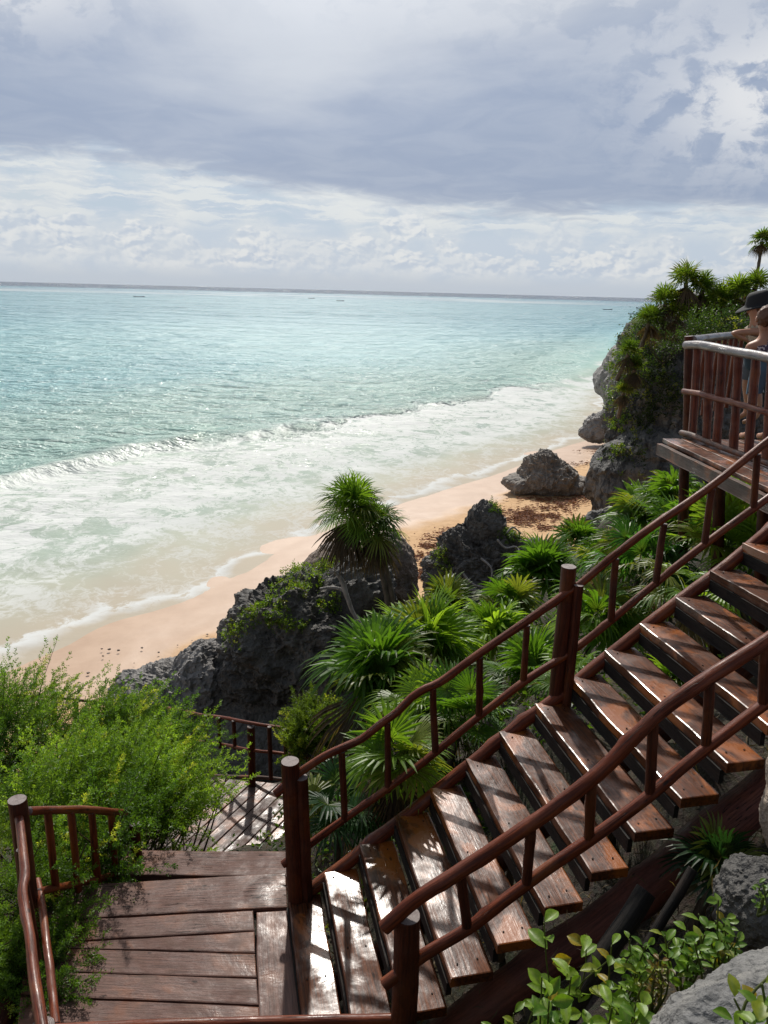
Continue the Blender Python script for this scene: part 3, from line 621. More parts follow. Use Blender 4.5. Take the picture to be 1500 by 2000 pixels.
tn = vp(566, 1488, oF, D_); post(FR, tn+Dp*.0, 1.35, .062, lean=(.05, 0)); post(FR, tn+np.array([.075, .0, -.12]), 1.2, .045, lean=(.04, 0))
tm = vp(1111, 1107, oF-T_*.03, D_); post(FR, tm, 1.15, .053); post(FR, tm+np.array([.07, -.04, -.12]), 1.05, .034); post(FR, vp(1560, 780, oF, D_), 1.1, .05)
NR = empty('railing', F0+T_*WID, 'thick glossy log railing along the near side of the staircase', 'railing')
oE = F0+T_*(WID+.03)
px_rail(NR, 'handrail', oE, D_, [(750, 1812), (812, 1757), (900, 1700), (1000, 1633), (1067, 1587), (1167, 1510), (1240, 1437), (1300, 1380), (1400, 1312), (1500, 1248), (1620, 1165), (1740, 1080)], .039)
px_rail(NR, 'lower_rail', oE, D_, [(750, 1922), (828, 1865), (917, 1812), (1000, 1747), (1100, 1675), (1143, 1646), (1250, 1567), (1333, 1497), (1400, 1445), (1493, 1375), (1620, 1290)], .033)
for a, b in (((899, 1705), (911, 1808)), ((1037, 1613), (1028, 1722)), ((1155, 1525), (1149, 1640)), ((1275, 1410), (1268, 1545)), ((1384, 1325), (1378, 1460)), ((1495, 1255), (1489, 1378)), ((1600, 1180), (1596, 1300))):
    px_bal(NR, oE, D_, a, b, .027)
tN = vp(795, 1783, F0+T_*(WID+.0), D_); post(NR, tN-T_*.0+T_*.02, 1.5, .068, m=24)

# upper landing ------------------------------------------------------------------
ZL = F0[2]-.09
LD = empty('landing', (-1.3, 4.1, ZL-.1), 'wooden landing of worn brown planks at the foot of the staircase', 'platform')
g = G(); q = lambda x, y, z=ZL: hp(x, y, z)
def plank(a, b, c, d_, th=.05, g_=None, z=ZL, **k): board(g_ or g, [q(*a, z), q(*b, z), q(*c, z), q(*d_, z)], th, **k)
plank((90, 1732), (558, 1704), (561, 1770), (60, 1798))
plank((60, 1801), (494, 1779), (497, 1817), (50, 1842))
plank((50, 1845), (497, 1820), (498, 1860), (50, 1849))
plank((50, 1851), (498, 1863), (501, 1908), (46, 1893))
plank((46, 1897), (501, 1912), (505, 1962), (40, 1943))
plank((40, 1947), (505, 1966), (509, 2020), (35, 2000))
plank((35, 2004), (509, 2024), (514, 2090), (30, 2070))
plank((30, 2074), (514, 2094), (522, 2200), (20, 2170))
board(g, [q(500, 1782), q(512, 2200), q(612, 2200), q(560, 1778)], .05)
g.build('decking', W_DECK, LD)
g = G(); 
for x0 in (-2.35, -1.3, -.75): tube(g, [(x0, 4.75, ZL-.14), (x0+.1, 2.9, ZL-.14)], .07, 10, .01, .05)
for p in ((-2.2, 4.6), (-.75, 4.7), (-.5, 3.2), (-2.1, 3.1)): tube(g, [(p[0], p[1], ZL-.1), (p[0], p[1], ZL-1.6)], .07, 10, .01, .05)
g.build('support_frame', [W_POST, W_END], LD, True)
# flight down, lower platform
F2 = empty('lower_staircase', (-1.4, 6, ZL-1.2), 'lower flight of weathered steps going down from the landing toward the beach', 'staircase')
eL, eR = hp(230, 1708, ZL-.16), hp(566, 1690, ZL-.16)
for k in range(9):
    zz = ZL-.14-.24*k; y0 = 4.93+.215*k
    g = G(); xl, xr = -2.0+.02*k, -.62-.06*k
    board(g, [(xl, y0+.0, zz), (xr, y0+.02, zz), (xr, y0+.30, zz), (xl, y0+.27, zz)], .05, wear=.008); g.build('tread', W_DECK if k < 1 else W_LOWD, F2)
for xs_ in (-1.95, -.8):
    g = G(); tube(g, [(xs_, 4.8, ZL-.4), (xs_+.1, 7.0, ZL-2.5)], .07, 10, .01, .05); g.build('stringer', [W_POST, W_END], F2, True)
ZP = 5.45
LP = empty('lower_platform', (-1.8, 8, ZP), 'weathered platform of diagonal boards below the landing partly hidden by shrubs', 'platform')
g = G(); u = (hp(540, 1590, ZP)-hp(430, 1700, ZP)); u /= np.linalg.norm(u); vdir = np.array([u[1], -u[0], 0])
cen = hp(480, 1620, ZP)
_e0, _e1 = hp(400, 1516, ZP), hp(640, 1540, ZP)
def fence_hit(p):
    ed = _e1-_e0; M_ = np.array([[u[0], -ed[0]], [u[1], -ed[1]]]); k_ = np.linalg.solve(M_, (_e0-p)[:2])[0]; return p+u*k_
for k in range(-9, 9):
    wd = .165; a = cen+vdir*wd*k-u*1.9; b = fence_hit(cen+vdir*wd*k); b2_ = fence_hit(cen+vdir*(wd*k+wd-.012))
    board(g, [a, b, b2_, a+vdir*(wd-.012)], .045, wear=.008)
g.build('decking', W_LOWD, LP)
g = G()
for dx_, dy_ in ((-1, -.6), (.8, -.6), (-.9, .9), (.6, .6)): tube(g, [cen+(dx_, dy_, -.05), cen+(dx_, dy_, -1.6)], .07, 8)
tube(g, [cen+(-1.3, -.5, -.1), cen+(1.1, -.5, -.1)], .06, 8); tube(g, [cen+(-1.3, .8, -.1), cen+(1.1, .8, -.1)], .06, 8)
g.build('support_frame', [W_POST, W_END], LP, True)
# left railing of the landing
LR = empty('railing', hp(35, 1555, H-3.1)+(0, 0, -1.2), 'short log railing with a wavy handrail at the left edge of the landing', 'railing')
A0 = hp(33, 1562, H-3.1); B0 = hp(84, 2004, H-3.22)
post(LR, A0, 1.5, .055); post(LR, B0, 1.1, .05)
g = G(); zz = H-3.2; tube(g, [hp(36, 1588, zz), hp(48, 1700, zz), hp(44, 1745, zz), hp(58, 1830, zz), hp(66, 1900, zz), hp(84, 2010, zz)], .026, 14, .003, .08, .04); g.build('handrail', [W_LOG, W_END], LR, True)
g = G(); zz = H-3.85; tube(g, [hp(70, 1720, zz), hp(88, 1830, zz), hp(110, 2000, zz)], .024, 12, .01, .08, .04); g.build('lower_rail', [W_LOG, W_END], LR, True)
for x, y in ((40, 1660), (50, 1765), (60, 1870)):
    g = G(); a = hp(x, y, H-3.2); tube(g, [a, a+(0.02, .0, -.85)], .022, 10, .006, .1, .05); g.build('baluster', [W_POST, W_END], LR, True)
# railing going down from the left post
DR = empty('railing', A0+(.2, .5, -1.3), 'log railing descending behind the left post into the feathery shrub', 'railing')
a, b = A0+(0.04, .05, -.12), fd(245, 1588, 5.1)
tube(g := G(), [a, (a+b)/2+(0, 0, .02), b], .027, 12, .004, .08, .05); g.build('handrail', [W_LOG, W_END], DR, True)
a2, b2 = a+(0, 0, -.62), b+(0, 0, -.55)
tube(g := G(), [a2, b2], .025, 12, .006, .08, .05); g.build('lower_rail', [W_LOG, W_END], DR, True)
for f_ in (.16, .38, .6, .82):
    p_ = a+(b-a)*f_; tube(g := G(), [p_, p_+(0, 0, -.66)], .026, 10, .006, .1, .05); g.build('baluster', [W_LOG, W_END], DR, True)
post(DR, b+(.05, .03, -.12), 1.0, .04)
# near rail of the landing
NL = empty('railing', (-.8, 3.1, ZL), 'plain horizontal log rail across the near side of the landing', 'railing')
e1 = vp(775, 1990, F0+T_*WID, D_); e0 = hp(100, 2012, e1[2]+.0)
tube(g := G(), [e0, (e0*.6+e1*.4)+(0, 0, .006), e1], .03, 14, .003, .05, .05); g.build('handrail', [W_LOG, W_END], NL, True)
# lower beach railing
BRL = empty('railing', hp(490, 1530, ZP), 'dark thin log railing on the far edge of the lower platform before the black rock', 'railing')
Yb = hp(490, 1533, ZP)[1]
def fl(pts, Ys, r, name, mat=W_LOG):
    g = G(); tube(g, [fd(x, y, Y) for (x, y), Y in zip(pts, Ys)], r, 10, .004, .08, .06); g.build(name, [mat, W_END], BRL, True)
fl([(270, 1376), (340, 1385), (385, 1395), (440, 1402), (500, 1414), (570, 1425), (640, 1440)], [11, 10.2, 9.8, 9.4, Yb, Yb-.2, Yb-.4], .024, 'handrail')
fl([(370, 1445), (440, 1455), (490, 1465), (560, 1473), (640, 1487)], [9.9, 9.4, Yb, Yb-.2, Yb-.4], .022, 'lower_rail')
fl([(400, 1513), (440, 1516), (520, 1519), (600, 1528)], [9.7, 9.4, Yb, Yb-.2], .024, 'lower_rail', W_LOW)
for x, y0, y1, r in ((490, 1419, 1540, .052), (427, 1402, 1460, .026), (456, 1408, 1462, .026), (400, 1398, 1452, .026), (526, 1420, 1522, .028), (556, 1425, 1478, .028)):
    g = G(); Y = Yb+(490-x)*.006; tube(g, [fd(x, y0, Y), fd(x+3, y1, Y)], r, 10, .004, .08, .08); g.build('post' if r > .04 else 'baluster', [W_POST, W_END], BRL, True)
B2 = empty('railing', fd(105, 1385, 14.5)-(0, 0, .5), 'distant dark fence of short posts at the beach end of the path', 'railing')
for pts in ([(25, 1358), (75, 1361), (105, 1362), (140, 1366), (200, 1372), (280, 1380)],):
    tube(g := G(), [fd(x, y, 14.5) for x, y in pts], .03, 8, .004, .08, .08); g.build('handrail', [W_POST, W_END], B2, True)
for x, y0, y1, r in ((105, 1350, 1400, .06), (65, 1362, 1400, .04), (60, 1380, 1385, .0), (150, 1368, 1410, .035), (210, 1374, 1420, .035)):
    if r: tube(g := G(), [fd(x, y0, 14.5), fd(x, y1+20, 14.5)], r, 8, .004, .08, .08); g.build('post', [W_POST, W_END], B2, True)

# viewing platform, upper right ------------------------------------------------------------------
ZD = H-1.51
c0 = hp(1291, 856, ZD); c1 = hp(1465, 938, ZD); ud = (c1-c0)/np.linalg.norm(c1-c0); vd = np.array([ud[1]*-1, ud[0], 0]);
cb = hp(1328, 846, ZD); vd = cb-c0; vd = np.array([-ud[1], ud[0], 0])
VPL = empty('viewing_platform', c0+(.8, 0, -.1), 'raised wooden viewing platform of wet planks at the top of the stairs', 'platform')
g = G(); L_ = 4.5
for k in range(11):
    board(g, [c0+vd*(.02+.21*k)-ud*.0, c0+vd*(.02+.21*k)+ud*L_, c0+vd*(.215+.21*k)+ud*L_, c0+vd*(.215+.21*k)], .04, wear=.006)
g.build('decking', W_TREAD, VPL)
g = G(); board(g, [c0+ud*.05-Z3*.045, c0+ud*L_-Z3*.045, c0+ud*L_-Z3*.17, c0+ud*.05-Z3*.17], .06)
board(g, [c0+vd*.05+ud*.06-Z3*.045, c0+vd*2.3+ud*.06-Z3*.045, c0+vd*2.3+ud*.06-Z3*.17, c0+vd*.05+ud*.06-Z3*.17], .06)
g.build('edge_beam', W_LOW, VPL)
for (x, y, Y_, r) in ((1339, 880, None, .055), (1372, 900, .25, .06), (1432, 930, .35, .06), (1490, 960, .35, .06)):
    p_ = c0+ud*((x-1291)/174*np.linalg.norm(c1-c0))+vd*(.18 if Y_ is None else Y_)
    if Y_ is None: p_ = hp(1339, 866, ZD)
    tube(g := G(), [p_-Z3*.05, p_-Z3*2.2+(.24, 0, 0)], r, 12, .01, .06, .1); g.build('support_post', [W_POST, W_END], VPL, True)
PR = empty('railing', hp(1335, 857, ZD), 'railing of the viewing platform with silvery bleached top rail and upright logs', 'railing')
pc = hp(1338, 852, ZD); rl = hp(1444, 888, ZD+.06)-hp(1333, 846, ZD+.06); rl /= np.linalg.norm(rl)
post(PR, vp(1346, 657, pc, rl), 1.13, .05, lean=(.13, 0)); 
px_rail(PR, 'handrail', pc-np.array([-rl[1], rl[0], 0])*.06, rl, [(1340, 674), (1370, 674), (1420, 684), (1460, 691), (1500, 699), (1600, 722)], .046, W_GREY, .003, .04)
px_rail(PR, 'middle_rail', pc-np.array([-rl[1], rl[0], 0])*.05, rl, [(1335, 764), (1365, 769), (1400, 779), (1440, 788), (1500, 806), (1600, 836)], .032, W_LOG, .004, .12)
px_rail(PR, 'lower_rail', pc-np.array([-rl[1], rl[0], 0])*.05, rl, [(1331, 845), (1355, 851), (1385, 864), (1444, 886), (1520, 912)], .030, W_LOW, .004, .1)
for a_, b_ in (((1363, 680), (1352, 852)), ((1386, 684), (1379, 862)), ((1411, 688), (1400, 868)), ((1443, 692), (1432, 878)), ((1475, 698), (1462, 888)), ((1508, 704), (1497, 900)), ((1540, 710), (1530, 915))):
    px_bal(PR, pc, rl, a_, b_, .043, W_LOG)
bkd = hp(1440, 655, 11.5)-hp(1355, 664, 11.5)
zt = vp(1346, 672, pc, rl)[2]
f0 = hp(1353, 664, zt); f1 = hp(1450, 655, zt)
f1 = f0+(f1-f0)/np.linalg.norm(f1-f0)*min(np.linalg.norm(f1-f0), 2.2)
tube(g := G(), [f0, (f0+f1)/2+(0, 0, .01), f1+(f1-f0)*.4], .05, 14, .004, .06); g.build('handrail', [W_GREY, W_END], PR, True)
for k in range(1, 9):
    p_ = f0+(f1-f0)*k/8; tube(g := G(), [p_, p_-Z3*(zt-ZD)], .03, 10, .004, .08); g.build('baluster', [W_LOG, W_END], PR, True)
# loose logs under the stairs
for (a_, b_, r, lab) in (((1262, 1742, 3.05), (1100, 1990, 2.75), .05, 'thick dark log lying aslant under the near edge of the stairs'), ((1355, 1700, 3.0), (1262, 1850, 2.85), .024, 'thin dark pole lying aslant to the right of the thick log')):
    g = G(); A = fd(*a_); B = fd(*b_); tube(g, [A, B], r, 14, .012, .08); tag(g.build('log', [W_DARK, W_END], None, True, org=tuple(A)), lab, 'log')

# ------------------------------------------------------------------ plants
def unit(v): return v/(np.linalg.norm(v, axis=-1, keepdims=True)+1e-9)
def proj(P):
    q = np.asarray(P)-(0, 0, H); z = q @ fw
    return 750+FOC*(q @ rt)/z, 1000+FOC*(q @ dn)/z
def sprays(g, C_, Dr, L, n, ll, lw, cols, spread=.8, curl=.15, stem=None, droop=0.):
    """leafy twigs: C_ (S,3) starts, Dr (S,3) directions"""
    S = len(C_); Dr = unit(Dr); L = np.broadcast_to(L, (S,)).astype(float)
    h = unit(np.cross(Dr, np.array([.13, .21, .97]))); k = np.cross(Dr, h)
    t_ = np.linspace(.08, 1, n)[None, :, None]; ph = (np.arange(n)*2.4)[None, :]+RNG.uniform(0, 6.3, (S, 1))
    cv = unit(RNG.normal(size=(S, 3)))[:, None]*curl
    rad = h[:, None]*np.cos(ph)[..., None]+k[:, None]*np.sin(ph)[..., None]
    base = C_[:, None]+(Dr[:, None]*t_+cv*t_**2)*L[:, None, None]; base[..., 2] -= (droop*t_[..., 0]**2)*L[:, None]
    ld = unit(Dr[:, None]*(1-.45*spread)+rad*spread+RNG.normal(size=(S, n, 3))*.22)
    s = RNG.uniform(.7, 1.25, (S, n, 1))*(1-.35*t_)
    sd_ = unit(np.cross(ld, RNG.normal(size=(S, n, 3))+Dr[:, None]*.3))
    tip = base+ld*ll*s; mid = base+ld*ll*s*.5; nrm = np.cross(ld, sd_)*ll*.1*s
    V = np.stack([base, mid+sd_*lw*s*.5+nrm, tip, mid-sd_*lw*s*.5+nrm], 2)
    c = cols[:, None, None, :]*RNG.uniform(.75, 1.25, (S, n, 1, 1))*np.ones((1, 1, 4, 1))
    m = S*n; g.add(V.reshape(-1, 3), np.arange(m*4).reshape(m, 4), col=c.reshape(-1, 3))
def shade(n, a, b, extra=None, pe=.1):
    u = RNG.random((n, 1)); c = np.array(a)*(1-u)+np.array(b)*u
    if extra is not None: m = RNG.random(n) < pe; c[m] = np.array(extra)
    return c
def in_lobes(lobes, n, inner=.5, hole=.25, hs=1.5):
    vol = np.array([np.prod(r)**(2/3) for _, r in lobes]); out = []; nr = []
    for (c, r), v in zip(lobes, vol/vol.sum()*n):
        k = int(v); d_ = unit(RNG.normal(size=(k, 3))); q = RNG.uniform(inner, 1, (k, 1))**.6
        p = np.array(c)+d_*q*np.array(r)*(1+.5*fbm(d_*2.2+np.array(c), 3)[:, None]); 
        m = fbm(p*hs+3, 2) > -hole; out.append(p[m]); nr.append(unit(d_/np.array(r))[m])
    return np.concatenate(out), np.concatenate(nr)
G1, G2, GY = (.08, .16, .018), (.30, .44, .05), (.40, .44, .06)
def shrub(lobes, base, n, label, bias=(.45, -.05, .75), ll=.036, lw=.016, L=(.08, .18), nl=13, a=G1, b=G2, y=GY, py=.05, group=None, name='shrub', hole=.02, ob=.5, pl=(.3, .62), per=15):
    """plumes: each a bent branch feathered with leafy twigs"""
    S_ = empty(name, base, label, 'shrub', group)
    P, N = in_lobes(lobes, n//per, hole=hole); k = len(P); A = unit(N*ob+np.array(bias)*.75+RNG.normal(size=P.shape)*.25); PL = RNG.uniform(*pl, k)
    tt = np.linspace(-.35, 1, per)[None, :, None]; bend = unit(np.array(bias)*(1, 1, .2)+RNG.normal(size=P.shape)*.3)
    Q = P[:, None]+A[:, None]*tt*PL[:, None, None]+bend[:, None]*(tt.clip(0)**2*.22*PL[:, None, None])
    rd = unit(RNG.normal(size=Q.shape)); D0 = unit(A[:, None]*.75+bend[:, None]*tt.clip(0)*.4+rd*.55)
    clump = np.clip(.5+fbm(P*1.7, 3)*2.4, 0, 1)[:, None]*np.clip(.6+fbm(P*.9+4, 2)*1.5, .3, 1)[:, None]
    cols = np.array(a)*(1-clump)+np.array(b)*clump; cols *= RNG.uniform(.8, 1.25, (k, 1)); m = RNG.random(k) < py; cols[m] = y
    cols = np.repeat(cols[:, None], per, 1)*(.8+.4*tt.clip(0)); Ls = (RNG.uniform(*L, (k, per))*(1.15-.55*tt[..., 0].clip(0))).ravel()  # tint rises toward the plume tips: lit ends and shaded bases painted in
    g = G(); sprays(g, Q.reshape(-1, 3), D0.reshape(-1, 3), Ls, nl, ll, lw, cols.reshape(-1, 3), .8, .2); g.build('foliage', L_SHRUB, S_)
    g = G(); base = np.array(base, float)
    for c, r in lobes:
        for _ in range(3):
            e = np.array(c)+RNG.normal(size=3)*np.array(r)*.3; md = (base+e)/2+RNG.normal(size=3)*.10*np.linalg.norm(e-base)
            tube(g, [base+RNG.normal(size=3)*.04, md, e], [.022, .012, .005], 6, .01, .0, .15, cap=0)
    for i in range(0, k, 3): tube(g, [Q[i, 0]-A[i]*.15, Q[i, 0], Q[i, per//2], Q[i, -1]], [.006, .002], 4, 0, 0, .2, cap=0)
    g.build('stems', TWIG, S_, True); return S_
E1 = lambda x, y, Y, rx, ry, rz: (fd(x, y, Y), (rx, ry, rz))
shrub([E1(290, 1580, 6.2, .62, .5, .36), E1(170, 1560, 6.1, .5, .5, .36), E1(330, 1650, 5.6, .42, .32, .18), E1(190, 1665, 5.25, .40, .28, .24), E1(370, 1530, 6.7, .28, .4, .18), E1(340, 1600, 6.2, .28, .35, .18), E1(80, 1620, 5.6, .45, .4, .4), E1(250, 1715, 5.0, .26, .12, .06), E1(420, 1500, 6.9, .16, .25, .08), E1(150, 1720, 4.9, .18, .16, .14), E1(370, 1650, 6.0, .16, .25, .08), E1(435, 1515, 6.8, .10, .2, .04), E1(140, 1680, 4.75, .2, .12, .2), E1(330, 1690, 5.2, .2, .12, .06), E1(235, 1640, 4.85, .22, .1, .16), E1(150, 1640, 4.7, .16, .1, .16)],
      (-2.6, 6.2, 5.6), 15000, 'large feathery bright green shrub spreading over the landing and the left post rail')
shrub([E1(40, 1440, 8.0, .6, .5, .5), E1(10, 1360, 8.2, .28, .3, .24), E1(-40, 1480, 7.6, .7, .5, .7), E1(110, 1505, 7.8, .4, .4, .26), E1(60, 1530, 7.2, .55, .5, .4)],
      (-4.3, 8.2, 4.4), 10000, 'taller feathery shrub at the far left edge rising over the beach fence', bias=(.35, -.05, .85))
shrub([E1(240, 1460, 8.0, .55, .45, .26), E1(335, 1478, 8.0, .28, .4, .13), E1(215, 1412, 8.3, .16, .3, .10), E1(290, 1505, 7.4, .5, .5, .26), E1(350, 1440, 8.3, .12, .2, .08)],
      (-3.2, 7.9, 4.8), 9000, 'feathery shrub in front of the low grey rock with tips over the thin log railing', bias=(.5, -.05, .6))
shrub([E1(40, 1800, 4.35, .2, .25, .4), E1(120, 1800, 4.35, .14, .2, .15), E1(135, 1890, 4.0, .08, .16, .12), E1(30, 1920, 4.0, .2, .2, .4), E1(-60, 1750, 4.8, .45, .35, .7), E1(115, 1970, 3.75, .08, .16, .12), E1(-20, 1960, 3.9, .25, .25, .5), E1(100, 1740, 4.6, .18, .2, .12), E1(120, 1850, 4.1, .12, .15, .16), E1(100, 1920, 3.85, .1, .12, .16)],
      (-2.7, 4.4, 6.4), 9000, 'dark green feathery shrub crowding through the wavy left railing of the landing', bias=(.4, -.1, .5), a=(.07, .14, .014), b=(.22, .35, .035), L=(.06, .15), ll=.028, lw=.012, pl=(.12, .28))
shrub([E1(615, 1420, 8.9, .22, .25, .20), E1(665, 1395, 9.2, .16, .2, .16), E1(595, 1455, 8.7, .16, .2, .12), E1(660, 1450, 8.6, .2, .2, .18)],
      (-.7, 9.0, 5.7), 5000, 'small yellow-green feathery shrub between the black rock and the lower stairs railing', bias=(.0, 0, .9), a=(.09, .14, .015), b=(.19, .27, .03), L=(.08, .16), nl=14, pl=(.15, .35))
# creepers clinging to rocks
def creeper(Vr, spots, dens, label, ll=.06, lw=.045, a=(.04, .09, .012), b=(.13, .22, .02), L=(.08, .2), nl=7, hang=0., mat=L_BROAD, cat='creeper', name='creeper'):
    x, y = proj(Vr); cen = Vr.mean(0); g = G(); P = []
    for (px_, py_, ra, rb) in spots:
        m = (((x-px_)/ra)**2+((y-py_)/rb)**2 < 1) & (Vr[:, 1] < cen[1]+1.2); idx = np.where(m)[0]
        if len(idx): P.append(Vr[RNG.choice(idx, int(dens*ra*rb/100))])
    P = np.concatenate(P); P = P+RNG.normal(size=P.shape)*.05*max(1, ll/.06); O = unit(P-cen)
    keep = fbm(P*3, 2) > -.12; P = P[keep]; O = O[keep]
    sprays(g, P, O*.6+(0, -.25, .6-hang)+RNG.normal(size=P.shape)*.35, RNG.uniform(*L, len(P)), nl, ll, lw, shade(len(P), a, b, (.17, .18, .03), .1), 1.0, .3, droop=hang)
    return tag(g.build(name, mat, None, org=tuple(cen)), label, cat)
creeper(V1, [(570, 1110, 30, 16), (630, 1115, 25, 14), (560, 1160, 45, 22), (500, 1205, 38, 24), (460, 1250, 22, 24), (600, 1140, 40, 16), (530, 1190, 40, 20), (650, 1180, 30, 14), (560, 1220, 40, 16)], 24, 'bright green creeper running up the left shoulder of the big dark rock', ll=.05, lw=.034, a=(.08, .15, .015), b=(.25, .36, .03), L=(.05, .15))
creeper(V1, [(640, 1100, 22, 14), (470, 1230, 18, 12), (560, 1095, 22, 12)], 40, 'yellow-green leafy tuft on top of the big dark rock below the palm', ll=.055, lw=.04, a=(.10, .17, .015), b=(.24, .32, .03), L=(.08, .2))
creeper(V4, [(975, 990, 18, 12), (1000, 1050, 24, 18), (1010, 1080, 16, 16), (960, 1000, 10, 10)], 60, 'green plants growing on the top and right side of the black pinnacle', ll=.06, lw=.04)
creeper(V4, [(860, 1090, 14, 20), (875, 1120, 14, 14)], 60, 'yellow-green creeper on the left foot of the black pinnacle', ll=.06, lw=.045, a=(.08, .14, .015), b=(.2, .26, .03))
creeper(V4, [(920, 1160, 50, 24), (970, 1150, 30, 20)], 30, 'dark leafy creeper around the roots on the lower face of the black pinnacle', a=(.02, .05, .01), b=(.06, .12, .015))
creeper(VC, [(1225, 700, 28, 45), (1210, 760, 24, 40), (1235, 650, 35, 30), (1205, 810, 14, 20), (1260, 720, 30, 40)], 9, 'green shrubs hanging down the left shoulder of the tall cliff', ll=.20, lw=.07, L=(.35, .8), nl=10, a=(.03, .08, .01), b=(.12, .2, .02))
creeper(VH, [(1240, 680, 40, 30), (1210, 720, 20, 14), (1270, 660, 30, 20)], 8, 'low green scrub on top of the pale headland rock', ll=.3, lw=.16, L=(.4, .9), nl=8, a=(.03, .07, .01), b=(.12, .2, .02))
creeper(VC, [(1215, 830, 22, 14), (1210, 878, 14, 10), (1190, 895, 12, 14)], 40, 'bright green tuft halfway down the front of the tall cliff', ll=.13, lw=.10, L=(.2, .4), a=(.08, .15, .015), b=(.2, .28, .03))
creeper(VC, [(1290, 690, 50, 60), (1280, 780, 40, 50), (1250, 830, 30, 40), (1320, 760, 30, 60), (1310, 640, 60, 30), (1230, 900, 40, 20)], 9, 'dark tangled scrub covering the upper face of the tall cliff', ll=.2, lw=.07, L=(.4, .9), nl=8, a=(.012, .022, .008), b=(.05, .075, .015), mat=L_DRY)
# roots and branches
g = G()
x4, y4 = proj(V4)
def on_rock(px_, py_, Vr, x, y, lift=.03):
    d2 = (x-px_)**2+(y-py_)**2; idx = np.argsort(d2)[:40]; idx = idx[np.argmin(Vr[idx, 1])]; p = Vr[idx]; return fd(px_, py_, p[1]-.16)
for path in ([(970, 1055), (985, 1070), (1008, 1068), (1015, 1085), (1012, 1110), (985, 1118), (965, 1130)], [(1012, 1110), (1020, 1140), (1000, 1160), (960, 1165), (930, 1180)], [(905, 1120), (925, 1140), (950, 1150), (965, 1175), (985, 1195)], [(880, 1115), (905, 1150), (930, 1150)], [(990, 1040), (1000, 1030), (1018, 1042)], [(940, 1090), (960, 1110), (955, 1140), (935, 1160)], [(870, 1150), (900, 1165), (920, 1190), (945, 1200)], [(1000, 1125), (975, 1145), (985, 1170)]):
    tube(g, [on_rock(x, y, V4, x4, y4) for x, y in path], [.030, .022, .016], 6, .02, .1, .06, cap=0)
tag(g.build('roots', PALEWOOD, None, True, org=tuple(fd(960, 1110, 18.6))), 'pale twisted roots sprawling over the front of the black pinnacle', 'roots')
g = G(); Yb_ = 12.9
tube(g, [fd(x, y, Yb_) for x, y in ((640, 1120), (652, 1117), (668, 1135), (680, 1170), (692, 1200), (708, 1225), (716, 1232))], [.02, .042, .045, .04, .035, .03, .022], 8, .01, .1, .06, cap=0)
tube(g, [fd(x, y, Yb_+.1) for x, y in ((625, 1150), (650, 1148), (675, 1155), (682, 1175))], [.02, .035, .03], 8, .02, .1, .06, cap=0)
tag(g.build('dead_branch', PALEWOOD, None, True, org=tuple(fd(680, 1170, Yb_))), 'bleached bare branch curving down in front of the dark rock below the palm', 'branch')

# fan palms ------------------------------------------------------------------
def fan(g, base, axis, nrm, Lr, nb=24, span=300, droop=.25, col=(.05, .12, .02), w_=.70, tipdry=.0, seg=(0, .3, .62, .85, 1.)):
    axis = unit(np.array(axis, float)); side = unit(np.cross(nrm, axis)); nn = np.cross(axis, side)
    th = np.radians(np.linspace(-span/2, span/2, nb)+RNG.normal(size=nb)*1.5)
    L = Lr*(.72+.28*np.cos(th/2))*RNG.uniform(.9, 1.06, nb)
    wprof = np.array([.10, .75, 1.0, .55, .06]); ts = np.array(seg)
    half = Lr*.62*math.radians(span/nb)*.5*w_
    dirs = axis[None]*np.cos(th)[:, None]+side[None]*np.sin(th)[:, None]
    sdv = -axis[None]*np.sin(th)[:, None]+side[None]*np.cos(th)[:, None]
    cup = .12
    c = dirs[:, None]*(ts[None, :, None]*L[:, None, None])+nn*(cup*Lr*np.sin(ts*math.pi*.8))[None, :, None]
    c = c+base; dz = droop*(ts**2.6)[None]*L[:, None]*RNG.uniform(.5, 1.4, (nb, 1)); c[..., 2] -= dz
    wd = half*wprof[None, :, None]
    Lft = c+sdv[:, None]*wd; Rgt = c-sdv[:, None]*wd; M = c-nn*(half*.35*wprof)[None, :, None]
    V = np.stack([Lft, M, Rgt], 2)                       # nb,5,3,3
    n5 = len(ts); b_ = np.arange(nb)[:, None, None]*n5*3+np.arange(n5-1)[None, :, None]*3+np.arange(2)[None, None]
    F = np.stack([b_, b_+1, b_+4, b_+3], -1).reshape(-1, 4)
    cc = np.array(col)*RNG.uniform(.85, 1.2, (nb, 1, 1, 1))*np.ones((1, n5, 3, 1))
    if tipdry: cc[:, -1] = cc[:, -1]*(1-tipdry)+np.array((.22, .15, .07))*tipdry
    cc[:, 0] = cc[:, 0]*.6+np.array((.2, .22, .04))*.4
    g.add(V.reshape(-1, 3), F, col=cc.reshape(-1, 3))
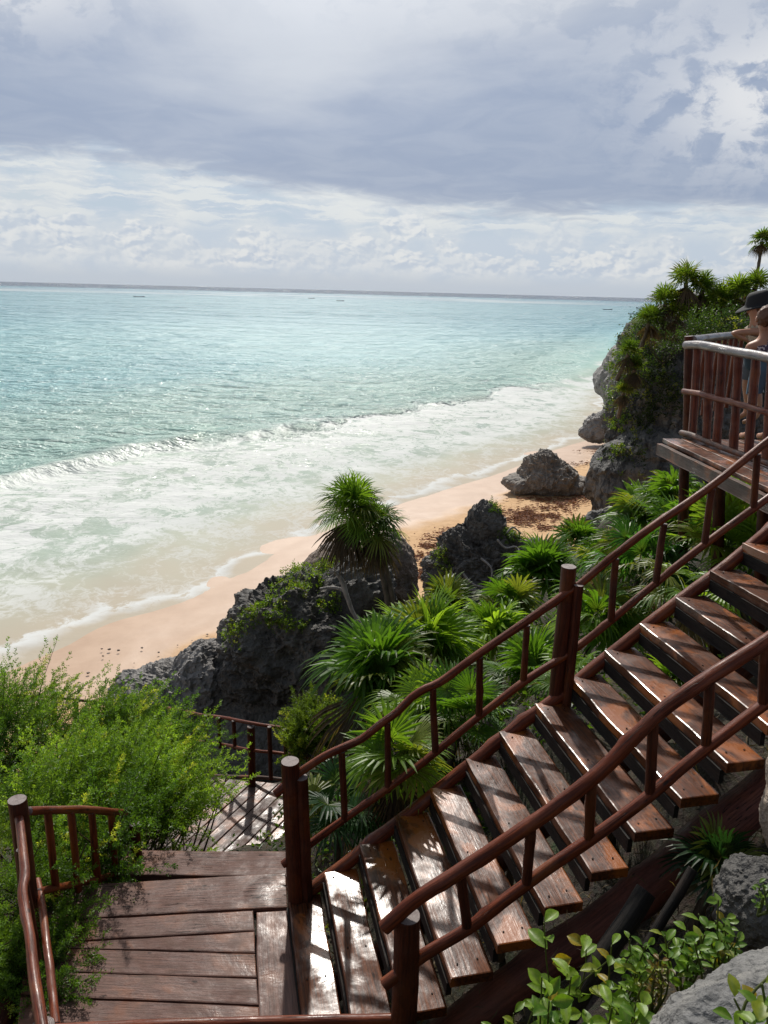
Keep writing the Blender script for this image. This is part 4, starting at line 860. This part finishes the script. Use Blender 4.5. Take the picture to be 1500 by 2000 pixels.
def palm(cx, R_, label, base=None, n=16, nb=22, Lf=.5, a=(.08, .17, .016), b=(.25, .39, .04), yel=.16, skirt=0, trunk=.05, group='fan palms', lean=(0, 0, 0), elev=(-25, 80), droop=.28, wind=(.15, -.1, 0), name='fan_palm', trunks=True, fw_=.74):
    cx = np.array(cx, float)
    if base is None: base = cx+(RNG.normal()*.08, .12, 0); base[2] = min(gz(base[None, :2])[0], cx[2]-.15)-.1
    base = np.array(base, float)
    Pm = empty(name, base, label, 'palm', group)
    g = G(); gt = G()
    for i in range(n):
        azm = i*2.39996+RNG.uniform(-.3, .3); e = R(elev[0]+(elev[1]-elev[0])*((i+.5)/n)**.85+RNG.uniform(-8, 8))
        d_ = np.array([math.cos(azm)*math.cos(e), math.sin(azm)*math.cos(e), math.sin(e)])+np.array(wind); d_ = unit(d_)
        pl = R_*(1-Lf)*RNG.uniform(.8, 1.15); st = cx+d_*.04; en = cx+d_*pl; en[2] -= pl*.10
        tube(gt, [st, (st+en)/2+(0, 0, .04*pl), en], [.010, .007, .005], 5, 0, 0, .3, cap=0, col=(.10, .16, .03))
        up = np.array([0, 0, 1.])-d_*d_[2]; nrm = unit(up+RNG.normal(size=3)*.35+np.array([0, 0, .3]))
        ax = unit(d_+np.array([0, 0, -.25])+RNG.normal(size=3)*.12)
        u = RNG.random(); col = np.array(a)*(1-u)+np.array(b)*u
        if RNG.random() < yel: col = np.array((.16, .19, .03))
        fan(g, en, ax, nrm, R_*Lf*RNG.uniform(.85, 1.15), nb, RNG.uniform(230, 320), droop*RNG.uniform(.5, 1.6), col, w_=fw_, tipdry=.5 if RNG.random() < .25 else .1)
    g.n and g.build('crown', L_PALM, Pm); gt.build('leaf_stalks', L_PALM, Pm, True)
    if skirt:
        g = G()
        for i in range(skirt):
            azm = RNG.uniform(0, 6.3); e = R(RNG.uniform(-85, -50)); d_ = np.array([math.cos(azm)*math.cos(e), math.sin(azm)*math.cos(e), math.sin(e)])
            st = cx+(0, 0, -.08)+d_*.12
            fan(g, st, d_, unit(np.array([math.cos(azm), math.sin(azm), .3])), R_*RNG.uniform(.55, 1.), 16, RNG.uniform(50, 110), .25, np.array((.11, .075, .045))*RNG.uniform(.5, 1.3), tipdry=.2)
        g.build('dead_fronds', L_DRY, Pm)
    if trunks:
        g = G(); tube(g, [base, (base+cx)/2+np.array(lean), cx-(0, 0, .03)], [trunk*1.2, trunk, trunk*1.1], 10, .012, .12, .08, cap=0); g.build('trunk', BARK, Pm, True)
    return Pm
root = fd(768, 1300, 12.6)
palm(fd(688, 998, 13.2), .88, 'tall fan palm leaning over the big dark rock, its upper crown highest', root, n=22, nb=30, Lf=.62, a=(.05, .11, .015), b=(.18, .31, .035), skirt=12, trunk=.045, lean=(.16, 0, .25), group=None, elev=(-38, 85), droop=.22, wind=(.05, 0, .12), fw_=.55)
palm(fd(735, 1030, 13.0), .66, 'lower right neighbour of the lone tall palm with a shaggy skirt of dead leaves', root+(.12, .1, 0), n=18, nb=28, Lf=.62, a=(.04, .09, .012), b=(.15, .26, .03), skirt=12, trunk=.045, lean=(.05, 0, .1), group=None, elev=(-40, 75), droop=.3, wind=(.1, 0, .05), fw_=.55)
UP = [
 ((735, 1330, 7.6), .95, 'big fan palm beside the yellow-green shrub left of the stairs', dict(n=18, nb=30, b=(.08, .17, .03))),
 ((830, 1275, 8.3), .9, 'upright fan palm behind the big one left of the stairs', dict(n=16, nb=28, elev=(10, 85))),
 ((905, 1400, 6.3), .62, 'small fan palm pressed against the stairs railing at its fourth baluster', dict(n=12, nb=28, b=(.08, .17, .03))),
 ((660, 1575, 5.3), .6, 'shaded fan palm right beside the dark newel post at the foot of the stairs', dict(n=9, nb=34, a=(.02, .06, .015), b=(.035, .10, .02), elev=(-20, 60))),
 ((775, 1475, 5.1), .52, 'fan palm with brown withered fronds drooping onto the lower treads', dict(n=10, nb=26, skirt=9, wind=(.1, -.35, 0), elev=(-30, 70))),
 ((870, 1185, 12.5), .72, 'yellow-green fan palm in the gap between the palm rock and the black pinnacle', dict(n=16, nb=18, a=(.06, .12, .015), b=(.14, .21, .03))),
 ((1055, 1125, 12.5), .95, 'wide bright fan palm below the flat pale rock', dict(n=20, nb=22, b=(.09, .19, .025))),
 ((960, 1255, 9.2), .85, 'fan palm in the middle of the thicket left of the tall railing post', dict(n=16, nb=26)),
 ((1030, 1330, 7.4), .72, 'fan palm just left of the foot of the tall railing post', dict(n=14, nb=28, b=(.08, .16, .025))),
 ((1165, 1220, 7.8), .75, 'fan palm behind the railing just right of the tall post', dict(n=14, nb=26)),
 ((1245, 1120, 8.2), .85, 'fan palm showing one round open leaf between the two stair rails', dict(n=14, nb=32, a=(.03, .09, .02), b=(.06, .16, .03))),
 ((1330, 1060, 8.8), .85, 'bright upright fan palm under the handrail near the platform', dict(n=16, nb=26, b=(.12, .24, .03), elev=(20, 85))),
 ((1250, 1020, 13), .9, 'fan palm at the foot of the cliff with sunlit leaf tips', dict(n=18, nb=20, b=(.13, .22, .03))),
 ((1310, 985, 11), .75, 'fan palm close under the platform posts', dict(n=16, nb=20, b=(.12, .21, .03))),
 ((1420, 1075, 7.8), .85, 'dark green fan palm below the right end of the stairs railing', dict(n=14, nb=28)),
 ((1125, 1065, 15), .75, 'small fan palm behind the others near the seaweed sand', dict(n=14, nb=16, b=(.1, .2, .03))),
 ((1450, 1005, 9.2), .7, 'fan palm in the shade beneath the viewing platform', dict(n=12, nb=22)),
 ((1340, 1160, 6.4), .62, 'fan palm spreading flat leaves beside the upper treads', dict(n=10, nb=28, elev=(-20, 40))),
 ((990, 1195, 11), .75, 'fan palm below the roots of the black pinnacle', dict(n=14, nb=20, b=(.09, .17, .02))),
 ((1180, 1110, 11.5), .85, 'fan palm between the wide bright one and the cliff', dict(n=16, nb=20, b=(.1, .19, .025))),
 ((830, 1400, 6.6), .66, 'fan palm low behind the third baluster of the stairs railing', dict(n=12, nb=26, a=(.02, .055, .012))),
 ((780, 1245, 9.6), .62, 'small fan palm against the base of the big dark rock', dict(n=12, nb=22, elev=(10, 85))),
 ((1105, 1330, 6.5), .5, 'little fan palm at ground level right of the tall post', dict(n=9, nb=24, elev=(-20, 50))),
 ((1200, 1570, 4.6), .26, 'tiny fan palm showing through the gaps under the middle treads', dict(n=8, nb=22, Lf=.7)),
 ((1310, 1330, 5.2), .34, 'small fan palm growing up under the upper treads', dict(n=8, nb=22, Lf=.7)),
 ((1010, 1640, 4.3), .24, 'tiny fan palm under the lower treads', dict(n=8, nb=20, Lf=.7)),
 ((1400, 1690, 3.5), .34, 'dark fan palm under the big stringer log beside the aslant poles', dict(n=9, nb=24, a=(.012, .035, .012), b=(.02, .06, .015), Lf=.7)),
]
for c, r_, lab, kw in UP:
    kw.setdefault('skirt', int(RNG.integers(0, 5))); kw.setdefault('elev', (int(RNG.integers(-20, 15)), int(RNG.integers(75, 89)))); kw.setdefault('Lf', float(RNG.uniform(.48, .66))); kw.setdefault('droop', float(RNG.uniform(.12, .45)))
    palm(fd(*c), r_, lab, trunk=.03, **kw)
CT = [((1340, 552), 1.15, 'tallest shaggy palm on the left brow of the cliff'), ((1372, 566), 1.0, 'palm touching the right side of the tallest cliff palm'), ((1300, 590), .95, 'leaning palm on the outer edge of the cliff brow'),
      ((1268, 628), .95, 'outermost low palm hanging over the sea side of the cliff'), ((1325, 615), 1.05, 'yellowish palm in the middle of the cliff brow'), ((1400, 590), 1.1, 'round palm behind the corner post of the platform'), ((1362, 625), 1.0, 'bright palm low on the cliff brow above the corner post'),
      ((1440, 572), 1.0, 'palm to the left of the black sun hat'), ((1420, 610), 1.0, 'shaded palm just above the bleached handrail'), ((1475, 560), .9, 'palm at the right edge below the tall slender one'), ((1240, 720), .8, 'little palm on the cliff shoulder above the surf'), ((1228, 690), .8, 'green palm tuft on the edge of the cliff shoulder'), ((1218, 765), .65, 'small palm lowest on the cliff shoulder')]
for (x, y), r_, lab in CT:
    c = fd(x, y, 36.6 if y < 640 else 36.2); palm(c, r_*1.08, lab, c+(RNG.normal()*.2, .6, -1.3), n=15, nb=15, Lf=.62, a=(.05, .10, .012), b=(.17, .26, .03), yel=.2, skirt=8, trunk=.09, group='palms on top of the cliff', elev=(-15, 88), droop=.15, wind=(0, 0, .2), fw_=.5)
tp = fd(1488, 470, 40); palm(tp, .75, 'tall slender palm standing above the others on the cliff', tp+(.1, 0, -3.6), n=20, nb=14, Lf=.55, b=(.10, .16, .025), skirt=8, trunk=.07, group='palms on top of the cliff', elev=(-40, 85))
# scrub behind the cliff palms
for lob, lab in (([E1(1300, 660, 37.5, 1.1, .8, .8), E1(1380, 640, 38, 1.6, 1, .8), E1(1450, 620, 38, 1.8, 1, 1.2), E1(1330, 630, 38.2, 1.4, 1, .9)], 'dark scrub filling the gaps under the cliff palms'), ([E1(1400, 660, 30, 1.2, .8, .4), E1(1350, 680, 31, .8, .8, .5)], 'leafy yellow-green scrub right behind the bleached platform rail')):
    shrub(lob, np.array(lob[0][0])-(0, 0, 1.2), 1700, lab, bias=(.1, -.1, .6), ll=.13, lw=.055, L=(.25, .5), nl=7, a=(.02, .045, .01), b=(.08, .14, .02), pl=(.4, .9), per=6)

# undergrowth ------------------------------------------------------------------
def undergrowth():
    n = 9000; X = RNG.uniform(-1.3, 11, n); Y = 5.0+RNG.random(n)**1.3*16; P = np.c_[X, Y]
    Z = gz(P); lim = 5.1+.27*X; m = (Y > lim) & (fbm(np.c_[P*.7, X*0], 3) > -.16); P = np.c_[P, Z][m]
    sc = (.55+P[:, 1]*.06)
    g = G(); k = len(P); sel = RNG.random(k) < .75
    sprays(g, P[sel]+(0, 0, .02), RNG.normal(size=(sel.sum(), 3))*.5+(0, -.1, .8), RNG.uniform(.15, .4, sel.sum())*sc[sel], 8, .085, .04, shade(sel.sum(), (.02, .05, .01), (.09, .16, .02), (.17, .2, .03), .12), 1., .3)
    tag(g.build('undergrowth', L_BROAD), 'low leafy undergrowth covering the slope between the palms', 'undergrowth', kind='stuff')
    g = G(); q = P[~sel]; q2 = np.c_[RNG.uniform(-.5, 4, 900), RNG.uniform(1.5, 5.2, 900)]; q = np.vstack([q, np.c_[q2, gz(q2)]])
    sprays(g, q+(0, 0, .03), RNG.normal(size=(len(q), 3))*(1, 1, .3), .35, 6, .14, .012, shade(len(q), (.10, .07, .04), (.20, .15, .09)), 1., .4)
    tag(g.build('leaf_litter', L_DRY), 'dry brown leaf litter and twigs lying on the slope', 'litter', kind='stuff')
undergrowth()
# broad-leaved plants, lower right ------------------------------------------------------------------
def bleaf(g, base, ax, nrm, L, W, col, curl=.25, fold=.22):
    ax = unit(np.array(ax, float)); sd_ = unit(np.cross(nrm, ax)); nn = np.cross(ax, sd_)
    ts = np.linspace(0, 1, 8); wp_ = W*np.array([.06, .45, .75, .95, 1, .88, .55, .06]); us = np.array([-1, -.5, 0, .5, 1])
    V = np.array([[base+ax*L*t_+sd_*u*wp_[i]/2+nn*(abs(u)*wp_[i]*fold-curl*L*t_*t_+.02*L*math.sin(t_*18)*abs(u)) for u in us] for i, t_ in enumerate(ts)])
    cc = np.ones((8, 5, 3))*np.array(col); cc[:, 2] = cc[:, 2]*.5+np.array((.25, .3, .10))*.5
    g.add(V.reshape(-1, 3), grid_faces(8, 5), col=cc.reshape(-1, 3))
def broad(px_, py_, Y, h, n, L, label, lean=(0, 0, 0), a=(.09, .20, .02), b=(.28, .42, .035), yel=.08, stems=3):
    c = fd(px_, py_, Y); base = c-(0, 0, h); O = empty('leafy_plant', base, label, 'plant', 'broad-leaved plants below the stairs'); g = G(); gs = G()
    for s_ in range(stems):
        tip = c+RNG.normal(size=3)*(L*.8, L*.8, L*.45)+np.array(lean); tube(gs, [base, (base+tip)/2+RNG.normal(size=3)*.02, tip], [.006, .004, .003], 6, .003, 0, .03, cap=0, col=(.12, .14, .04))
        for i in range(n):
            t_ = .35+.65*i/(n-1 if n > 1 else 1); p_ = base+(tip-base)*t_; an = i*2.2+s_+RNG.uniform(-.4, .4); e = RNG.uniform(.1, .75)
            d_ = np.array([math.cos(an)*math.cos(e), math.sin(an)*math.cos(e), math.sin(e)])
            u = RNG.random(); col = np.array(a)*(1-u)+np.array(b)*u
            if RNG.random() < yel: col = np.array((.38, .27, .02)) if RNG.random() < .5 else np.array((.28, .32, .03))
            bleaf(g, p_+d_*.008, d_, unit(np.array([0, -.25, 1])-d_*.4+RNG.normal(size=3)*.25), L*RNG.uniform(.65, 1.15), L*RNG.uniform(.45, .62), col)
    g.build('leaves', L_BROAD, O, True); gs.build('stems', L_SHRUB, O, True)
BL = [((1115, 1850, 2.75), .45, 6, .11, 'leafy plant with large round leaves rising before the thick dark log', {}), ((1215, 1890, 2.45), .35, 8, .065, 'leafy plant with small oval leaves below the thick dark log', {'stems': 5}), ((1085, 1965, 2.35), .4, 8, .085, 'bushy green plant at the bottom edge under the lowest treads', {'stems': 7, 'yel': .1}),
      ((1195, 1975, 2.15), .35, 8, .075, 'bushy leafy plant at the bottom edge next to the corner boulder', {'stems': 6}), ((1350, 1830, 2.35), .3, 8, .055, 'bright leafy plant behind the corner boulder', {'stems': 8, 'b': (.2, .34, .03)}), ((1430, 1815, 2.4), .3, 8, .055, 'yellow-tipped leafy plant between the corner boulder and the dark knobbly rock', {'stems': 8, 'b': (.22, .34, .03), 'yel': .15}),
      ((1450, 1975, 1.5), .12, 4, .065, 'yellow leafed plant in front of the corner boulder', {'stems': 2, 'yel': .5}), ((1500, 1965, 1.45), .15, 4, .075, 'light green leafed plant at the very corner over the boulder', {'stems': 2, 'yel': .2}), ((1010, 1985, 2.55), .4, 7, .06, 'small leafy plant under the near newel post', {'stems': 5, 'yel': .15}),
      ((1490, 1740, 2.5), .12, 6, .03, 'tiny leafed tuft on the dark knobbly rock', {'stems': 4, 'b': (.2, .3, .03)}), ((1285, 1890, 2.3), .25, 9, .03, 'reddish dry little plant left of the corner boulder', {'stems': 9, 'a': (.10, .08, .02), 'b': (.25, .13, .04), 'yel': .3}),
      ((1260, 1840, 2.5), .3, 8, .05, 'light green plant between the two aslant logs and the boulder', {'stems': 6, 'b': (.2, .32, .03)})]
for c, h, n, L, lab, kw in BL: broad(*c, h, n, L, lab, **kw)
g = G(); k = 260; q2 = np.array([fd(x, y, Y) for x, y, Y in zip(RNG.uniform(1050, 1500, k), RNG.uniform(1800, 2000, k), RNG.uniform(2.0, 2.9, k))]); q2[:, 2] = gz(q2[:, :2])
sprays(g, q2, RNG.normal(size=(k, 3))*.35+(0, 0, 1), RNG.uniform(.08, .25, k), 9, .04, .006, shade(k, (.16, .12, .05), (.10, .15, .03), (.22, .12, .05), .2), .8, .3)
tag(g.build('grass', L_SHRUB), 'thin dry grass growing between the leafy plants below the stairs', 'grass', kind='stuff')

# boats ------------------------------------------------------------------
def mpaint(name, c, r=.5):
    m, t = material(name); n = t.noise(t.pos(), 6, 4); t.out(t.n('ShaderNodeBsdfPrincipled', {'Base Color': t.mix(t.m('MULTIPLY', t.ss(n, .4, .7), .35), (*c, 1), (*[v*.6 for v in c], 1)), 'Roughness': r}).outputs[0]); return m
M_HULL = mpaint('boat_hull_paint', (.25, .28, .33)); M_DK = mpaint('dark_cloth', (.03, .03, .035), .8); M_EN = mpaint('engine_black', (.02, .02, .02), .4)
def boat(x, y, L, ang, label):
    c = hp(x, y, .05); O = empty('boat', c, label, 'boat', 'small boats offshore'); ca, sa = math.cos(ang), math.sin(ang)
    def W(P): P = np.asarray(P, float); return np.c_[P[:, 0]*ca-P[:, 1]*sa, P[:, 0]*sa+P[:, 1]*ca, P[:, 2]]+c
    us = np.linspace(-.5, .5, 13); g = G(); V = []
    for u in us:
        wv = .85*max(0, 1-max(0, (u-.05)/.45)**2.2)+.02; sh = .55+.55*max(0, u)**1.6*2.2; V += [(u*L, wv*1., sh), (u*L, wv*.93, .2), (u*L, wv*.45, -.15), (u*L, -wv*.45, -.15), (u*L, -wv*.93, .2), (u*L, -wv, sh), (u*L, -wv*.88, sh-.03), (u*L, 0, .12), (u*L, wv*.88, sh-.03)]
    g.add(W(V), grid_faces(13, 9, True)); g.add(W(V[:9]), [np.array([[0, 1, 2], [0, 2, 3], [0, 3, 5], [3, 4, 5]])]); g.build('hull', M_HULL, O)
    g = G()
    for u in (-.25, .0, .2): board(g, [W([(u*L-.15, -.7, .45)])[0], W([(u*L-.15, .7, .45)])[0], W([(u*L+.15, .7, .45)])[0], W([(u*L+.15, -.7, .45)])[0]], .05)
    g.build('bench', M_HULL, O)
    g = G(); tube(g, [W([(-.52*L, 0, .2)])[0], W([(-.52*L, 0, 1.1)])[0]], [.14, .22], 8); g.build('outboard_motor', M_EN, O)
boat(1240, 614, 9, .15, 'long low boat closest to the cliff palms'); boat(1250, 602, 8.5, .1, 'boat behind the one closest to the cliff palms'); boat(1187, 605, 8, -.3, 'boat with raised bow out to the left of the pair by the cliff')
boat(272, 580, 10, .1, 'boat far out in the left part of the sea'); boat(608, 583, 8, .1, 'left one of two tiny boats near the middle of the horizon'); boat(665, 588, 8, .3, 'right one of two tiny boats near the middle of the horizon')

# people ------------------------------------------------------------------
def skinmat(name, c):
    m, t = material(name); n = t.noise(t.pos(), 9, 4); t.out(t.n('ShaderNodeBsdfPrincipled', {'Base Color': t.mix(t.ss(n, .3, .7), (*c, 1), (*[v*.85 for v in c], 1)), 'Roughness': .5, 'Subsurface Weight': .1, 'Subsurface Radius': (.02, .01, .005)}).outputs[0]); return m
SKIN = skinmat('tanned_skin', (.46, .22, .13)); HAIR = mpaint('brown_hair', (.12, .05, .025), .6); HATM = mpaint('black_felt', (.008, .008, .010), .85); BEIGE = mpaint('beige_cloth', (.42, .34, .26), .9); DENIM = mpaint('denim_cloth', (.07, .12, .17), .9)
def patt():
    m, t = material('patterned_cloth'); v = t.n('ShaderNodeTexVoronoi', {'Vector': t.pos(), 'Scale': 45.}).outputs[1]; x, y, z = t.sep(v)
    t.out(t.n('ShaderNodeBsdfPrincipled', {'Base Color': t.mix(t.ss(x, .45, .55), (.55, .50, .52, 1), (.08, .06, .10, 1)), 'Roughness': .9}).outputs[0]); return m
PAT = patt()
def skin_obj(name, chains, mat, parent, root=0, sub=2):
    """chains: lists of (point, radius); points shared between chains are merged"""
    V, E, Rr = [], [], []
    def idx(p, r):
        for i, q_ in enumerate(V):
            if np.linalg.norm(q_-p) < 1e-4: return i
        V.append(np.array(p, float)); Rr.append(r); return len(V)-1
    for ch in chains:
        ids = [idx(np.array(p, float), r) for p, r in ch]; E += list(zip(ids[:-1], ids[1:]))
    org = np.array(parent.location) if parent else np.zeros(3)
    me = bpy.data.meshes.new(name); me.from_pydata([tuple(v-org) for v in V], E, []); o = bpy.data.objects.new(name, me); SC.collection.objects.link(o); o.parent = parent
    md = o.modifiers.new('skin', 'SKIN'); sv = me.skin_vertices[0].data if me.skin_vertices else None
    if sv is None: me.skin_vertices.new() if hasattr(me.skin_vertices, 'new') else None
    if not me.skin_vertices:
        bm = bmesh.new(); bm.from_mesh(me); bm.verts.layers.skin.verify(); bm.to_mesh(me); bm.free()
    sv = me.skin_vertices[0].data
    for i, r in enumerate(Rr):
        r = (r, r) if np.isscalar(r) else r; sv[i].radius = r; sv[i].use_root = (i == root)
    md.use_smooth_shade = True
    s_ = o.modifiers.new('sub', 'SUBSURF'); s_.levels = sub; s_.render_levels = sub
    dg = bpy.context.evaluated_depsgraph_get(); me2 = bpy.data.meshes.new_from_object(o.evaluated_get(dg)); o.modifiers.clear(); o.data = me2
    me2.materials.clear(); me2.materials.append(mat)
    for p_ in me2.polygons: p_.use_smooth = True
    return o
def ell(g, c, r, n=3, bump=0.):
    Dd, F = ico(n); g.add(np.array(c)+Dd*np.array(r)*(1+bump*fbm(Dd*4+c[0], 3)[:, None]*2), F)
def garment(name, body, parent, mat, keep, off=.012):
    me = body.data; co = np.array([v.co[:] for v in me.vertices]); no = np.array([v.normal[:] for v in me.vertices]); P = co+np.array(body.matrix_basis.translation)+np.array(parent.location)
    k = keep(P); F = [list(p.vertices) for p in me.polygons if all(k[v] for v in p.vertices)]
    if not F: return
    ids = sorted({v for f in F for v in f}); mp = {v: i for i, v in enumerate(ids)}; nf = fbm(P[ids]*14, 3)*.010
    m2 = bpy.data.meshes.new(name); m2.from_pydata([tuple(c) for c in co[ids]+no[ids]*(off+nf[:, None])], [], [[mp[v] for v in f] for f in F])
    for p in m2.polygons: p.use_smooth = True
    m2.materials.append(mat); o = bpy.data.objects.new(name, m2); SC.collection.objects.link(o); o.parent = parent; o.location = body.location
def person(label, hip, sh, head, face, feet, armL, armR, side, top_m, bot_m, hat=False):
    """hip, sh, head: centre points; face: unit view direction; side: unit vector to the person's right"""
    hip, sh, head, face, side = [np.array(v, float) for v in (hip, sh, head, face, side)]
    O = empty('person', (hip[0], hip[1], ZD), label, 'person')
    hL, hR = hip-side*.09, hip+side*.09; sL, sR = sh-side*.17, sh+side*.17; ch = sh*.75+hip*.25; wa = sh*.4+hip*.6; nk = sh+(head-sh)*.45
    ch_ = []
    ch_.append([(hip, (.13, .10)), (wa, (.115, .09)), (ch, (.14, .10)), (sh, (.10, .08)), (nk, (.055, .055)), (head-(0, 0, .02), (.075, .085)), (head+(0, 0, .06), (.078, .09))])
    for h_, f_ in ((hL, feet[0]), (hR, feet[1])):
        f_ = np.array(f_, float); kn = (h_+f_)/2+face*.04+(0, 0, .02); ch_.append([(hip, (.13, .10)), (h_-(0, 0, .06), (.095, .09)), (kn, (.058, .06)), (kn*.45+f_*.55+(0, 0, .04)-face*.02, (.052, .052)), (f_+(0, 0, .07), (.036, .038)), (f_+face*.10+(0, 0, .025), (.038, .025)), (f_+face*.17+(0, 0, .02), (.03, .018))])
    for s_, (el_, ha) in ((sL, armL), (sR, armR)):
        el_, ha = np.array(el_, float), np.array(ha, float); fd_ = unit(ha-el_)
        ch_.append([(sh, (.10, .08)), (s_-(0, 0, .01), (.06, .06)), ((s_+el_)/2, (.046, .046)), (el_, (.038, .038)), ((el_+ha)/2, (.036, .036)), (ha, (.024, .020)), (ha+fd_*.06, (.034, .018))])
        up = unit(np.cross(fd_, np.cross((0, 0, 1.), fd_))+1e-3); sw = np.cross(fd_, up)
        for k in range(4):
            b_ = ha+fd_*.06+sw*(k-1.5)*.018; ln = (.062, .072, .068, .052)[k]; ch_.append([(ha+fd_*.06, (.034, .018)), (b_+fd_*.03, .009), (b_+fd_*(.03+ln*.5)-up*.008, .008), (b_+fd_*(.03+ln*.85)-up*.03, .007)])
        ch_.append([(ha, (.024, .020)), (ha+fd_*.03+sw*.035, .010), (ha+fd_*.06+sw*.052-up*.01, .008)])
    ch_.append([(head-(0, 0, .02), (.075, .085)), (head-(0, 0, .075)+face*.055, (.04, .04))]); ch_.append([(head-(0, 0, .02), (.075, .085)), (head-(0, 0, .02)+face*.105, (.014, .018))])
    body = skin_obj('body', ch_, SKIN, O)
    g = G()
    for sg in (-1, 1):
        ell(g, head+face*.075+side*.032*sg+(0, 0, .01), (.012, .012, .012), 2)
    g.build('eyes', HATM, O, True)
    g = G()
    for sg in (-1, 1): ell(g, head+side*.085*sg-(0, 0, .01), (.018, .025, .034), 2)
    g.build('ears', SKIN, O, True)
    g = G(); ell(g, head+face*.05-(0, 0, .058), (.024, .016, .008), 2); g.build('mouth', skinmat('lip_skin', (.35, .12, .09)), O, True)
    ax = unit(sh-hip)
    def torso(P):
        q_ = P-hip; h_ = q_ @ ax; lat = np.abs(q_ @ side); L_ = np.linalg.norm(sh-hip)
        return (h_ > .10) & (h_ < L_+.09-.35*np.maximum(lat-.06, 0)) & (lat < .19) & (np.linalg.norm(q_-ax*h_[:, None], axis=1) < .24)
    garment('top', body, O, top_m, torso, .014)
    def legs_(P):
        q_ = P-hip; return (P[:, 2] < hip[2]+.13) & (P[:, 2] > hip[2]-.36) & (np.linalg.norm(q_[:, :2], axis=1) < .27)
    garment('shorts', body, O, bot_m, legs_, .022)
    g = G(); ell(g, head-face*(.018 if not hat else .035)+(0, 0, .022 if not hat else -.005), (.098, .102, .115) if not hat else (.085, .085, .075), 4, .12)
    if hat: ell(g, head-face*.07-(0, 0, .05), (.08, .05, .10), 3, .2)
    else:
        ell(g, head-face*.11+(0, 0, .02), (.045, .045, .04), 3, .2)
        tube(g, [head-face*.12+(0, 0, .02), head-face*.16-(0, 0, .06), head-face*.13-(0, 0, .17)], [.03, .035, .012], 10, .01, .1, .03, cap=0)
    g.build('hair', HAIR, O, True)
    if hat:
        g = G(); th = np.linspace(0, 2*math.pi, 40, endpoint=False); prof = [(.02, .205), (.09, .195), (.108, .16), (.112, .08), (.116, .045), (.13, .04), (.17, .035), (.20, .018), (.198, .012), (.12, .03), (.10, .035)]
        tl = face; V = np.array([[head+side*r*math.cos(a_)*1.0+face*r*math.sin(a_)+(0, 0, z_+.02*math.sin(2*a_+.4)*(r > .15)-.10*r*math.sin(a_)) for a_ in th] for r, z_ in prof])
        g.add(V.reshape(-1, 3), grid_faces(len(prof), 40, True)); g.add(V[0], np.array([list(range(40))])); g.build('sun_hat', HATM, O, True)
    return O
Y1 = 10.0
hip1 = fd(1474, 738, Y1); sh1 = fd(1482, 645, Y1-.02); hd1 = fd(1476, 602, Y1)
s1 = unit(np.array([.25, -.95, 0])); f1_ = unit(np.array([-.95, .25, -.25]))
person('person in a wide black sun hat leaning one elbow on the platform rail', (hip1[0], hip1[1], ZD+.86), sh1, hd1, f1_, [(hip1[0]+.02, hip1[1]+.12, ZD), (hip1[0]+.05, hip1[1]-.12, ZD)],
       (fd(1450, 652, Y1+.2), fd(1468, 662, Y1+.15)), (fd(1430, 650, Y1-.25), fd(1456, 664, Y1-.2)), s1, BEIGE, mpaint('grey_shorts', (.10, .11, .13), .9), hat=True)
Y2 = 8.55
hip2 = fd(1496, 750, Y2); sh2 = fd(1495, 676, Y2); hd2 = fd(1495, 622, Y2)
s2 = unit(np.array([.9, -.1, 0])); f2_ = unit(np.array([-.15, .98, 0]))
person('person with brown ponytail in a patterned strappy top and denim shorts seen from behind', (hip2[0], hip2[1], ZD+.86), sh2, hd2, f2_, [(hip2[0]-.1, hip2[1], ZD), (hip2[0]+.1, hip2[1], ZD)],
       (fd(1466, 715, Y2+.15), fd(1470, 695, Y2+.38)), (sh2+(.28, .08, -.26), sh2+(.2, .32, -.22)), s2, PAT, DENIM)
